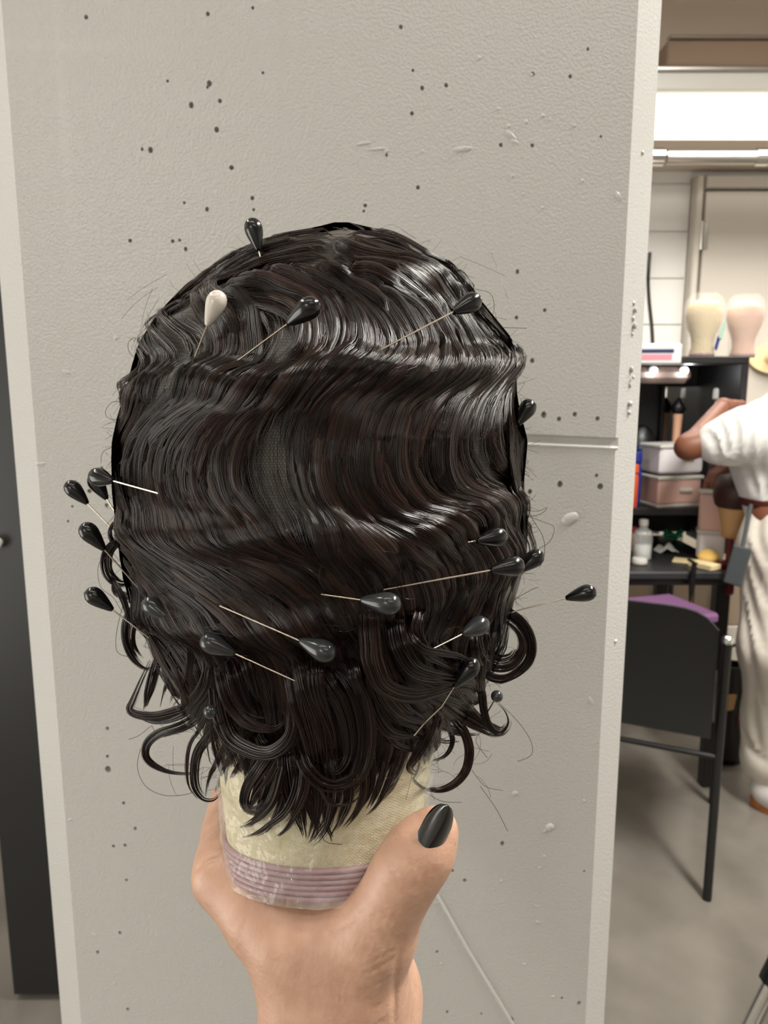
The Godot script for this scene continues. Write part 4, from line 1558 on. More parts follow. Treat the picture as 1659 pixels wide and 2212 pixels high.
# ------------------------------------------------------------------ pins
func pins() -> void:
	# bulb x, y, narrow end x, y, tip x, y, standing off at the bulb and at the tip (mm), colour, label
	var L := [
		[482, 664, 463, 716, 424, 803, 13, 1, "pearl", "white pearl teardrop pin stuck in the upper wave", 0],
		[668, 658, 627, 694, 507, 779, 17, 2, "black", "black teardrop pin slanting down over the bare net beside the white pin", 0],
		[1016, 655, 961, 689, 825, 752, 13, 2, "black", "black teardrop pin slanting over the glossy upper wave near the crown", 0],
		[547, 491, 556, 530, 562, 560, 0, 2, "black", "black teardrop pin standing upright on top of the crown", 1],
		[1141, 880, 1130, 904, 1112, 935, -4, -3, "black", "black pin head peeping from behind the copper-lit side beside the pillar seam", 1],
		[207, 1029, 251, 1042, 353, 1071, 12, 3, "black", "black teardrop pin lying over another pin head, its shaft nearly level", 0],
		[206, 1040, 233, 1071, 258, 1112, -2, -4, "black", "black teardrop pin partly covered by the pin head above it", 1],
		[156, 1054, 189, 1082, 262, 1146, 0, -3, "black", "black teardrop pin reaching farthest out towards the black cabinet", 1],
		[190, 1147, 221, 1181, 303, 1281, 6, 3, "black", "black teardrop pin whose long shaft crosses the small ring curl", 1],
		[202, 1286, 239, 1313, 346, 1402, 4, 3, "black", "black teardrop pin whose shaft runs in and out of the hoop-shaped curls", 1],
		[331, 1305, 367, 1332, 432, 1392, 9, 5, "smoke", "smoky dark pin head sunk in the hair just above the hoop-shaped curls", 0],
		[456, 1387, 501, 1411, 632, 1473, 14, 8, "smoke", "smoky dark pin pointing down into the nape curls, shaft end showing", 0],
		[702, 1411, 659, 1391, 505, 1322, 16, 6, "smoke", "smoky dark pin with its shaft rising across the nape waves", 0],
		[836, 1298, 790, 1294, 710, 1288, 15, 5, "smoke", "smoky dark pin with a level shaft under the lowest wave", 0],
		[1077, 1160, 1038, 1166, 1010, 1172, 8, 2, "black", "black teardrop pin head lying level with no shaft showing", 0],
		[1104, 1221, 1049, 1239, 862, 1266, 12, 4, "black", "black teardrop pin with a long bright shaft across the lowest wave", 0],
		[1157, 1204, 1122, 1236, 1090, 1262, -2, -4, "black", "black pin head tucked behind the one with the long bright shaft", 1],
		[1270, 1280, 1227, 1294, 1092, 1329, 4, 0, "black", "black teardrop pin standing far out above the coiled curl", 1],
		[1043, 1352, 999, 1371, 950, 1398, 15, 8, "smoke", "smoky dark pin head resting beside the coiled curl", 0],
		[1022, 1443, 993, 1482, 921, 1566, 17, 12, "black", "black pin half wrapped by a curl, its shaft bent downwards", 0],
		[449, 1541, 455, 1552, 470, 1580, 9, 2, "smoke", "small smoky pin head seen end on among the curls over the neck", 2],
		[1076, 1506, 1068, 1518, 1050, 1550, -4, -8, "smoke", "small smoky pin head behind the reddish curl near the pillar", 2]]
	for l in L:
		var bp := Vector2(l[0], l[1])
		var tp := Vector2(l[4], l[5])
		var t := off_head(tp, maxf(l[7] * 0.001, 0.0045 if l[10] == 0 else -0.01))
		var a := off_head(bp, l[6] * 0.001)
		if l[10] == 1:
			# stands out beyond the outline: bulb as far off as its tip
			a = cam_o + ray(bp.x, bp.y) * ((t - cam_o).dot(cam_b * Vector3(0, 0, -1)) - l[6] * 0.001)
		else:
			# raised until the shaft clears the hair it lies across
			for raise in 90:
				var clear := true
				for k in range(1, 10):
					var q := t.lerp(a, k / 9.0)
					var e := cam_b.inverse() * (q - cam_o)
					var sp := Vector2(CX - e.x / e.z * F, CY + e.y / e.z * F)
					if (q - cam_o).length() > (g_at(sp) - cam_o).length() - 0.0048:
						clear = false
				if clear:
					break
				a += (cam_o - a).normalized() * 0.0006
		var ax := (t - a).normalized()
		var hl := 0.0098 if l[10] != 2 else 0.006
		var nk := a + ax * hl
		var o := thing("hat_pin", l[9], "pin", t, "teardrop pins in the wig")
		var b := MB.new()
		var r := 0.0037
		var pr := []
		# teardrop turned round the pin's axis
		var shape := [[0.0, -0.0037], [0.0012, -0.0035], [0.0024, -0.0028], [0.0033, -0.0015], [0.0037, 0.0002], [0.0036, 0.0018], [0.0031, 0.0038], [0.0024, 0.0060], [0.0017, 0.0080], [0.0012, 0.0092], [0.0009, 0.0098], [0.0, 0.0100]]
		for q in shape:
			pr.append(Vector2(q[0], q[1] * (hl / 0.0098 if q[1] > 0 else 1.0)) * (0.62 if l[10] == 2 else 1.0))
		b.lathe(along(a, t), pr, 20)
		part("head", b, M["pin_" + l[8]], o)
		var sh := MB.new()
		var far := t + ax * 0.006
		var path := [nk, t, far]
		if l[4] == 921:
			path = [nk, nk.lerp(t, 0.5) + cam_b * Vector3(0.0009, -0.0006, 0), t, far]
		sh.tube(path, [0.00034], 8)
		part("shaft", sh, M.pin_steel, o)

# ------------------------------------------------------------------ the workroom
func rot_box(at: Vector3, s: Vector3, yaw: float, bev := 0.004, pit := 0.0, roll := 0.0) -> MB:
	return boxm(T(at, yaw, pit, roll), s, bev)

func workroom() -> void:
	black_cabinet()
	var dh := 0.75
	var zf := on(1420, 1236, dh).z
	var zb := -2.86
	var zh := -2.50
	var xr := atz(1604, 1240, zf).x
	var xl := xr - 1.25
	# desk
	var o := thing("desk", "black desk carrying the hutch and a litter of styling tools", "desk", Vector3((xl + xr) / 2, 0, (zf + zb) / 2))
	part("worktop", boxm(T(Vector3((xl + xr) / 2, dh - 0.0125, (zf + zb) / 2)), Vector3(xr - xl, 0.025, zf - zb), 0.004), M.desk_top, o)
	part("rail", boxm(T(Vector3((xl + xr) / 2, dh - 0.036, zf - 0.03)), Vector3(xr - xl - 0.06, 0.022, 0.03), 0.003), M.black_board, o)
	for p in [[xl + 0.04, zf - 0.05], [xr - 0.04, zf - 0.05], [xl + 0.04, zb + 0.04], [xr - 0.04, zb + 0.04]]:
		part("leg", boxm(T(Vector3(p[0], (dh - 0.025) / 2, p[1])), Vector3(0.045, dh - 0.025, 0.045), 0.004), M.black_board, o)
	var lb := MB.new()
	lb.tube([Vector3(xl + 0.2, dh - 0.03, zf - 0.05), Vector3(xl + 0.05, dh - 0.19, zf - 0.05)], [0.016], 8)
	part("brace", lb, M.black_board, o)
	# hutch on the desk
	var ht := atz(1500, 769, zh).y
	var hs := atz(1450, 1098, zh).y
	var hx := atz(1620, 780, zh).x
	var hl := hx - 1.15
	o = thing("hutch", "black open hutch standing on the desk, with a low shelf", "shelf", Vector3((hl + hx) / 2, dh, (zh + zb) / 2))
	var md := (zh + zb) / 2
	part("top_board", boxm(T(Vector3((hl + hx) / 2, ht - 0.0125, md)), Vector3(hx - hl, 0.025, zh - zb), 0.003), M.black_board, o)
	for x in [hl + 0.0125, hx - 0.0125]:
		part("side_panel", boxm(T(Vector3(x, (dh + ht - 0.025) / 2, md)), Vector3(0.025, ht - 0.025 - dh, zh - zb), 0.003), M.black_board, o)
	part("back_panel", boxm(T(Vector3((hl + hx) / 2, (dh + ht) / 2, zb + 0.008)), Vector3(hx - hl - 0.05, ht - dh - 0.03, 0.012), 0.002), M.black_board, o)
	part("shelf_board", boxm(T(Vector3((hl + hx) / 2, hs - 0.0125, md)), Vector3(hx - hl - 0.05, 0.025, zh - zb), 0.003), M.desk_top, o)
	# light bar and mirror in the hutch
	var a := atz(1385, 792, -2.66)
	var c := atz(1496, 828, -2.66)
	o = thing("light_bar", "taupe rounded light bar with two round bulbs under the hutch top", "lamp", Vector3(c.x - 0.2, c.y, -2.70))
	var lw := 0.44
	part("housing", boxm(T(Vector3(c.x - lw / 2, (a.y + c.y) / 2, -2.72)), Vector3(lw, a.y - c.y, 0.12), 0.02), M.taupe, o)
	for px in [1413, 1480]:
		var q := atz(px, 800, -2.655)
		var bb := MB.new()
		bb.lathe(T(q + Vector3(0, 0, -0.004), 0, 90), [Vector2(0.014, -0.012), Vector2(0.014, 0.0), Vector2(0.012, 0.006), Vector2(0.007, 0.010), Vector2(0.0, 0.011)], 16)
		part("bulb", bb, M.bulb, o)
		var l := OmniLight3D.new()
		l.name = "bulb_light"
		l.light_energy = 0.02
		l.light_size = 0.012
		l.shadow_enabled = true
		l.omni_range = 12.0
		l.position = q + Vector3(0, -0.01, 0.03) - o.position
		o.add_child(l)
	var m0 := atz(1436, 832, -2.835)
	var m1 := atz(1526, 918, -2.835)
	o = thing("mirror", "small framed mirror standing at the back of the hutch", "mirror", Vector3((m0.x + m1.x) / 2, hs, -2.83))
	part("glass", boxm(T(Vector3((m0.x + m1.x) / 2, (m0.y + hs) / 2, -2.828)), Vector3(m1.x - m0.x, m0.y - hs - 0.01, 0.006), 0.001), M.mirror, o)
	part("frame", boxm(T(Vector3(m1.x + 0.007, (m0.y + hs) / 2, -2.828)), Vector3(0.014, m0.y - hs, 0.016), 0.002), M.black_plastic, o)
	part("frame", boxm(T(Vector3(m0.x - 0.007, (m0.y + hs) / 2, -2.828)), Vector3(0.014, m0.y - hs, 0.016), 0.002), M.black_plastic, o)
	on_hutch(ht, hs, zh)
	on_desk(dh, zf, hs)
	under_desk(zb)
	chair()
	tripod()

func bottle(called: String, label: String, at: Vector3, r: float, h: float, body: Material, cap: Material, neck := 0.4, ch := 0.16) -> Node3D:
	var o := thing(called, label, "bottle", at)
	var b := MB.new()
	b.lathe(T(at), [Vector2(0, 0), Vector2(r * 0.92, 0), Vector2(r, h * 0.02), Vector2(r, h * (0.78 - ch * 0.5)), Vector2(r * 0.9, h * (0.86 - ch * 0.6)), Vector2(r * neck, h * (0.94 - ch * 0.8)), Vector2(r * neck, h * (1 - ch) + 0.001)], 22)
	part("body", b, body, o)
	b = MB.new()
	b.lathe(T(at + Vector3(0, h * (1 - ch), 0)), [Vector2(0, 0), Vector2(r * neck * 1.2, 0), Vector2(r * neck * 1.25, h * ch * 0.1), Vector2(r * neck * 1.2, h * ch * 0.9), Vector2(r * neck, h * ch), Vector2(0, h * ch)], 20)
	part("cap", b, cap, o)
	return o

func on_hutch(ht: float, hs: float, zh: float) -> void:
	# carton leaning over the front edge
	var c := atz(1426, 768, zh + 0.03)
	var o := thing("carton", "white carton with blue and pink stripes at the front of the hutch top", "box", Vector3(c.x, ht, c.z - 0.06))
	var w := 0.115
	var hh := 0.066
	var at := Vector3(c.x - 0.02, ht + 0.004, zh + 0.036)
	part("box", rot_box(at, Vector3(w + 0.04, hh, 0.06), -6.0, 0.006), M.white_cloth, o)
	part("stripe", rot_box(at + Vector3(-0.004, 0.009, 0.0305), Vector3(w - 0.01, 0.012, 0.002), -6.0, 0.0), M.navy_print, o)
	part("stripe", rot_box(at + Vector3(0.012, 0.009, 0.0315), Vector3(w * 0.55, 0.009, 0.002), -6.0, 0.0), M.teal_print, o)
	part("stripe", rot_box(at + Vector3(-0.004, -0.010, 0.0305), Vector3(w - 0.02, 0.018, 0.002), -6.0, 0.0), M.pink_print, o)
	# two canvas heads in clear bags, standing on their crowns' narrow necks
	for k in 2:
		var x0: float = [1515, 1603][k]
		var z := -2.60 - k * 0.04
		var p := atz(x0, 768, z)
		var base := Vector3(p.x, ht, z)
		var lab: String = ["yellowish canvas head in a clear bag on the hutch, a coloured tag at its neck", "pinkish canvas head in a clear bag at the end of the hutch top"][k]
		o = thing("bagged_block", lab, "wig block", base, "")
		var b := MB.new()
		var s := 0.88
		b.lathe(T(base), [Vector2(0, 0), Vector2(0.046, 0), Vector2(0.046, 0.01), Vector2(0.040, 0.035), Vector2(0.043, 0.065), Vector2(0.058, 0.10), Vector2(0.068, 0.135), Vector2(0.064, 0.165), Vector2(0.048, 0.185), Vector2(0.0, 0.195)], 26, s, s)
		part("canvas_cover", b, M.canvas_far if k == 0 else M.canvas_pink, o)
		b = MB.new()
		b.lathe(T(base), [Vector2(0.0455, 0.004), Vector2(0.048, 0.007), Vector2(0.0455, 0.012)], 26, s, s)
		part("band", b, M.band, o)
		b = MB.new()
		var P := []
		var N := []
		var f := FastNoiseLite.new()
		f.seed = 60 + k
		f.frequency = 1.0
		for r in 12:
			var t := r / 11.0
			for q in 25:
				var an := TAU * q / 24.0
				var rad := 0.049 + 0.016 * smoothstep(0.2, 0.75, t) - 0.06 * maxf(0.0, t - 0.86) * 3.0
				rad += 0.003 * f.get_noise_3d(cos(an) * 2.0, t * 5.0, sin(an) * 2.0)
				P.append(base + Vector3(cos(an) * rad, 0.005 + t * 0.208, sin(an) * rad))
				N.append(Vector3(cos(an), 0.25 * (t - 0.3), sin(an)).normalized())
		b.grid(P, N, 12, 25)
		part("clear_bag", b, M.film, o)
		if k == 0:
			part("tag", rot_box(base + Vector3(0.034, 0.045, 0.040), Vector3(0.014, 0.045, 0.004), 30, 0.001, 0, -18), M.blue, o)
			part("tag", rot_box(base + Vector3(0.050, 0.085, 0.036), Vector3(0.016, 0.06, 0.004), 40, 0.001, 0, -22), M.mint, o)
	# black cable hanging down the wall on to the hutch
	var b := MB.new()
	b.tube(smooth([atz(1404, 545, -3.34), atz(1400, 600, -3.33), atz(1402, 650, -3.2), atz(1408, 710, -3.0), Vector3(atz(1412, 742, -2.8).x, ht + 0.012, -2.8)], 0.05), [0.008], 8)
	solo("cable", b, M.black_plastic, "black cable running down the block wall on to the hutch", "cable")
	# things on the hutch shelf
	var p := Vector3(atz(1552, 1000, -2.68).x, hs, -2.68)
	bottle("tall_bottle", "tall brown-tinted bottle with a shiny white cap in the hutch", p, 0.034, atz(1552, 838, -2.68).y - hs, M.taupe, M.enamel, 0.85, 0.10)
	p = Vector3(atz(1577, 880, -2.74).x, hs, -2.74)
	bottle("slim_bottle", "slim chrome-topped bottle beside the tall brown bottle", p, 0.02, 0.26, M.glass, M.chrome, 0.7, 0.2)
	# brush standing in a cup
	p = Vector3(atz(1455, 940, -2.76).x, hs, -2.76)
	o = thing("tool_cup", "white cup on the hutch shelf holding a brush", "cup", p)
	b = MB.new()
	b.lathe(T(p), [Vector2(0, 0), Vector2(0.030, 0), Vector2(0.034, 0.16), Vector2(0.031, 0.16), Vector2(0.028, 0.01)], 20)
	part("wall", b, M.white_cloth, o)
	var q := atz(1464, 900, -2.76)
	o = thing("brush", "pale-handled brush with black bristles standing before the mirror", "brush", p + Vector3(0, 0.02, 0))
	b = MB.new()
	b.tube([p + Vector3(0.004, 0.03, 0), q + Vector3(0, -0.02, 0), q + Vector3(0.0, 0.01, 0)], [0.008, 0.016, 0.018], 12)
	part("handle", b, M.skin_pale, o)
	b = MB.new()
	b.lathe(along(q + Vector3(0, 0.01, 0), q + Vector3(0, 0.06, 0)), [Vector2(0.016, 0), Vector2(0.028, 0.015), Vector2(0.02, 0.035), Vector2(0.006, 0.055), Vector2(0, 0.06)], 14)
	part("bristles", b, M.black_plastic, o)
	# bundle, navy pouch, blue and orange pots behind the pillar's edge
	p = Vector3(atz(1392, 900, -2.76).x, hs, -2.78)
	b = MB.new()
	b.lathe(T(p), [Vector2(0, 0), Vector2(0.06, 0), Vector2(0.075, 0.05), Vector2(0.07, 0.15), Vector2(0.055, 0.22), Vector2(0.03, 0.26), Vector2(0, 0.27)], 16, 1.0, 0.7)
	solo("hair_bundle", b, M.black_plastic, "heap of black hair at the back of the hutch shelf", "hair")
	p = Vector3(atz(1394, 930, -2.695).x, hs, -2.695)
	o = thing("pouch", "navy zip pouch on the hutch shelf before the black hair", "pouch", p)
	part("body", rot_box(p + Vector3(0, 0.10, 0), Vector3(0.07, 0.20, 0.035), 0, 0.012), M.navy_print, o)
	part("zip", rot_box(p + Vector3(0, 0.17, 0.019), Vector3(0.06, 0.006, 0.004), 0, 0.001), M.black_plastic, o)
	p = Vector3(atz(1380, 975, -2.53).x, hs, -2.55)
	bottle("blue_pot", "deep blue pot at the pillar end of the hutch shelf", p, 0.02, 0.19, M.blue, M.blue, 0.8, 0.2)
	p = Vector3(atz(1368, 1000, -2.515).x, hs, -2.515)
	bottle("orange_pot", "orange pot peeping past the pillar edge on the hutch shelf", p, 0.02, 0.15, M.orange, M.orange, 0.8, 0.2)
	# stacked clear drawers
	p = Vector3(atz(1466, 1085, zh).x, hs, zh - 0.085)
	o = thing("drawer_unit", "two-tier clear plastic drawer unit on the hutch shelf under the elbow", "drawers", p)
	var top := atz(1460, 962, zh).y
	var tier := (top - hs) / 2
	for k in 2:
		var y := hs + tier * (k + 0.5)
		var dr := part("drawer", rot_box(p + Vector3(0, y - hs, 0), Vector3(0.17, tier - 0.018, 0.12), 14, 0.008), M.bin if k == 1 else M.bin_content, o)
		part("handle", rot_box(p + Vector3(0, y - hs + 0.005, 0) + Basis(Vector3.UP, deg_to_rad(14)) * Vector3(0.02, 0, 0.064), Vector3(0.05, 0.014, 0.014), 14, 0.004), M.enamel, dr)
		part("rim", rot_box(p + Vector3(0, y - hs + tier / 2 - 0.006, 0), Vector3(0.18, 0.014, 0.13), 14, 0.004), M.enamel, o)
	part("foot_rim", rot_box(p + Vector3(0, 0.006, 0), Vector3(0.182, 0.012, 0.132), 14, 0.003), M.enamel, o)
	# small things along the shelf edge
	p = on(1385, 1073, hs)
	b = MB.new()
	b.lathe(T(p), [Vector2(0, 0.0), Vector2(0.03, 0), Vector2(0.042, 0.012), Vector2(0.040, 0.013), Vector2(0.02, 0.004), Vector2(0, 0.004)], 20)
	solo("saucer", b, M.white_cloth, "small white saucer on the hutch shelf beside the pillar", "saucer")
	p = on(1421, 1089, hs)
	o = thing("white_clip", "flat white clip lying at the front of the hutch shelf", "clip", p)
	part("bar", rot_box(p + Vector3(0, 0.004, 0.0), Vector3(0.075, 0.008, 0.018), -35, 0.002), M.white_cloth, o)
	part("hinge", rot_box(p + Vector3(-0.03, 0.010, -0.021), Vector3(0.012, 0.006, 0.020), -35, 0.002), M.steel, o)

func on_desk(dh: float, zf: float, hs: float) -> void:
	var p := on(1386, 1207, dh)
	var o := thing("spray_bottle", "clear bottle with a shiny shoulder on the desk beside the pillar", "bottle", p)
	var b := MB.new()
	b.lathe(T(p), [Vector2(0, 0), Vector2(0.030, 0), Vector2(0.031, 0.006), Vector2(0.031, 0.085), Vector2(0.027, 0.098), Vector2(0.014, 0.106), Vector2(0.013, 0.118)], 24)
	part("body", b, M.glass, o)
	b = MB.new()
	b.lathe(T(p), [Vector2(0, 0.002), Vector2(0.028, 0.003), Vector2(0.028, 0.05), Vector2(0, 0.05)], 20)
	part("lotion", b, M.white_cloth, o)
	b = MB.new()
	b.lathe(T(p + Vector3(0, 0.116, 0)), [Vector2(0.015, 0), Vector2(0.015, 0.018), Vector2(0.011, 0.02), Vector2(0.0, 0.021)], 18)
	part("cap", b, M.enamel, o)
	p = on(1381, 1219, dh)
	b = MB.new()
	b.lathe(T(p), [Vector2(0, 0), Vector2(0.024, 0), Vector2(0.026, 0.008), Vector2(0.024, 0.020), Vector2(0.02, 0.022), Vector2(0, 0.022)], 20)
	solo("pot_lid", b, M.enamel, "white round lid lying at the foot of the clear bottle", "lid")
	p = on(1366, 1190, dh)
	bottle("coral_bottle", "coral-capped bottle half hidden by the pillar on the desk", p, 0.017, 0.09, M.bin_content, M.coral, 0.6, 0.25)
	p = on(1416, 1152, dh)
	bottle("mauve_bottle", "small mauve bottle in the dark space under the hutch shelf", p, 0.016, 0.075, M.bin, M.violet, 0.6, 0.25)
	# green clip: two jaws and a spring
	p = on(1452, 1166, dh)
	o = thing("green_clip", "green butterfly clip lying open on the desk", "clip", p)
	b = MB.new()
	b.tube(smooth([p + Vector3(-0.0319, 0.0116, 0.0000), p + Vector3(-0.0145, 0.0232, 0.0058), p + Vector3(0.0087, 0.0174, 0.0087), p + Vector3(0.0348, 0.0377, 0.0029)], 0.006), [0.0105], 8)
	part("jaw", b, M.green, o)
	b = MB.new()
	b.tube(smooth([p + Vector3(-0.0290, 0.0377, -0.0058), p + Vector3(-0.0116, 0.0203, 0.0000), p + Vector3(0.0145, 0.0116, -0.0058), p + Vector3(0.0377, 0.0174, -0.0087)], 0.006), [0.0105], 8)
	part("jaw", b, M.green, o)
	# tissue
	p = on(1438, 1192, dh)
	b = MB.new()
	var P := []
	var N := []
	for r in 7:
		for q in 9:
			var u := q / 4.0 - 1.0
			var v := r / 3.0 - 1.0
			P.append(p + Vector3(u * 0.042 * (1 - 0.2 * absf(v)), 0.002 + 0.034 * maxf(0.0, 1 - u * u * 0.9) * (1 - 0.5 * v * v) * (0.7 + 0.3 * sin(5.0 * u + 3.0 * v)), v * 0.034))
			N.append(Vector3(u * 0.4, 1, v * 0.4 + 0.1).normalized())
	b.grid(P, N, 7, 9)
	solo("tissue", b, M.white_cloth, "crumpled white tissue on the black desk", "tissue")
	# sponge
	p = on(1531, 1217, dh)
	b = MB.new()
	b.lathe(T(p + Vector3(0.0, 0.022, -0.005), 0, 30), [Vector2(0, -0.014), Vector2(0.03, -0.013), Vector2(0.038, -0.004), Vector2(0.038, 0.004), Vector2(0.03, 0.013), Vector2(0, 0.014)], 24, 0.95, 0.72)
	solo("sponge", b, M.sponge, "yellow oval sponge on the desk next to the cream cards", "sponge")
	p = on(1480, 1214, dh)
	solo("card", rot_box(p + Vector3(0, 0.004, 0), Vector3(0.075, 0.006, 0.06), -28, 0.001), M.cream, "cream card lying flat on the desk", "card")
	p = on(1517, 1226, dh)
	solo("card", rot_box(p + Vector3(0.004, 0.010, 0.006), Vector3(0.05, 0.016, 0.085), 30, 0.001), M.cream, "cream stack of cards poking over the desk edge beside the red clamp", "card")
	# pink-filled bin tower on the desk
	p = Vector3(atz(1536, 1190, -2.45).x, dh, -2.43)
	o = thing("bin_tower", "tall clear bin with pinkish contents on the desk under the shirt sleeve", "bin", p)
	part("lower_bin", rot_box(p + Vector3(0, 0.045, -0.03), Vector3(0.085, 0.09, 0.06), -20, 0.008), M.bin, o)
	part("upper_bin", rot_box(p + Vector3(0, 0.16, -0.03), Vector3(0.085, 0.13, 0.06), -20, 0.008), M.bin_content, o)
	part("rim", rot_box(p + Vector3(0, 0.094, -0.03), Vector3(0.093, 0.012, 0.068), -20, 0.003), M.enamel, o)
	part("lid", rot_box(p + Vector3(0, 0.229, -0.03), Vector3(0.093, 0.010, 0.068), -20, 0.003), M.enamel, o)
	# head being worked on, held in a clamp at the desk edge
	p = on(1573, 1222, dh)
	o = thing("table_clamp", "dark red table clamp screwed to the desk edge below the cream cards", "clamp", p)
	part("jaw", rot_box(p + Vector3(-0.012, 0.010, 0.02), Vector3(0.06, 0.02, 0.05), 0, 0.004), M.red, o)
	part("spine", rot_box(p + Vector3(-0.018, -0.03, 0.055), Vector3(0.026, 0.10, 0.024), 0, 0.004), M.red, o)
	part("lower_jaw", rot_box(p + Vector3(-0.018, -0.075, 0.03), Vector3(0.024, 0.016, 0.06), 0, 0.003), M.red, o)
	b = MB.new()
	b.tube([p + Vector3(-0.022, -0.115, 0.012), p + Vector3(-0.022, -0.04, 0.012)], [0.005], 8)
	part("screw", b, M.steel, o)
	b = MB.new()
	b.lathe(T(p + Vector3(-0.026, -0.128, 0.012)), [Vector2(0, 0), Vector2(0.022, 0), Vector2(0.024, 0.008), Vector2(0.012, 0.014), Vector2(0, 0.015)], 16)
	part("knob", b, M.black_plastic, o)
	b = MB.new()
	b.tube([p + Vector3(-0.005, 0.018, 0.015), p + Vector3(-0.005, 0.10, 0.010)], [0.012], 10)
	part("post", b, M.red, o)
	var hd := W(1572, 1050, p.distance_to(cam_o) * 0.985)
	var hb := p + Vector3(-0.005, 0.098, 0.010)
	o = thing("styled_head", "canvas head with brown hair being worked on over the clamp", "wig block", hb)
	b = MB.new()
	var hh := hd.y - hb.y
	b.lathe(T(hb), [Vector2(0, 0), Vector2(0.034, 0), Vector2(0.036, 0.03), Vector2(0.046, hh * 0.55), Vector2(0.062, hh * 0.85), Vector2(0.066, hh * 1.15), Vector2(0.05, hh * 1.45), Vector2(0, hh * 1.55)], 22, 0.8, 1.0)
	part("canvas_cover", b, M.tan_card, o)
	b = MB.new()
	b.lathe(T(hb), [Vector2(0.052, hh * 0.72), Vector2(0.066, hh * 0.80), Vector2(0.074, hh * 1.0), Vector2(0.073, hh * 1.2), Vector2(0.056, hh * 1.52), Vector2(0, hh * 1.64)], 22, 0.8, 1.0)
	part("hair", b, M.brown_hair, o)
	p = on(1600, 1180, dh)
	bottle("coral_jar", "coral red jar with a pale base beside the bin tower", p + Vector3(-0.005, 0, -0.05), 0.026, 0.15, M.coral, M.bin, 0.8, 0.2)
	p = on(1584, 1206, dh)
	bottle("violet_tube", "violet tube standing by the trousers on the desk end", p + Vector3(0, 0, -0.01), 0.010, 0.06, M.violet, M.violet, 0.7, 0.2)
	# tail comb hanging from the desk edge
	var c := Vector3(atz(1496, 1236, zf + 0.012).x, dh, zf + 0.012)
	o = thing("tail_comb", "black tail comb hanging over the front edge of the desk", "comb", c)
	b = MB.new()
	b.tube([c + Vector3(0.004, 0.03, 0.0), c + Vector3(0.0, -0.04, 0.0), c + Vector3(-0.002, -0.105, 0.0)], [0.008, 0.010, 0.002], 8)
	part("tail", b, M.black_plastic, o)
	part("teeth_bar", rot_box(c + Vector3(0.006, 0.032, -0.02), Vector3(0.012, 0.006, 0.06), 0, 0.002), M.black_plastic, o)

func under_desk(zb: float) -> void:
	var z := -3.05
	var y1 := atz(1480, 1240, z).y + 0.02
	var y0 := atz(1480, 1352, z).y
	var x0 := atz(1330, 1300, z).x
	var x1 := atz(1640, 1300, z).x
	var o := thing("base_cabinet", "beige base cabinet with flat doors seen under the desk", "cabinet", Vector3((x0 + x1) / 2, 0, z - 0.14))
	part("carcass", boxm(T(Vector3((x0 + x1) / 2, (y1) / 2, z - 0.17)), Vector3(x1 - x0, y1, 0.30), 0.004), M.cabinet, o)
	part("plinth", boxm(T(Vector3((x0 + x1) / 2, y0 / 2, z - 0.005)), Vector3(x1 - x0, y0, 0.02), 0.003), M.door_paint, o)
	var e := [1330, 1429, 1497, 1554, 1640]
	for k in 4:
		var a := atz(e[k], 1300, z).x + 0.002
		var c := atz(e[k + 1], 1300, z).x - 0.002
		var d := part("door", boxm(T(Vector3((a + c) / 2, (y0 + y1) / 2, z - 0.01)), Vector3(c - a, y1 - y0 - 0.006, 0.02), 0.003), M.cabinet, o)
		if k < 3:
			var hx := a + 0.03 if k == 1 else c - 0.02
			part("handle", boxm(T(Vector3(hx, y1 - 0.12, z + 0.012)), Vector3(0.018, 0.12, 0.016), 0.004), M.black_plastic, d)

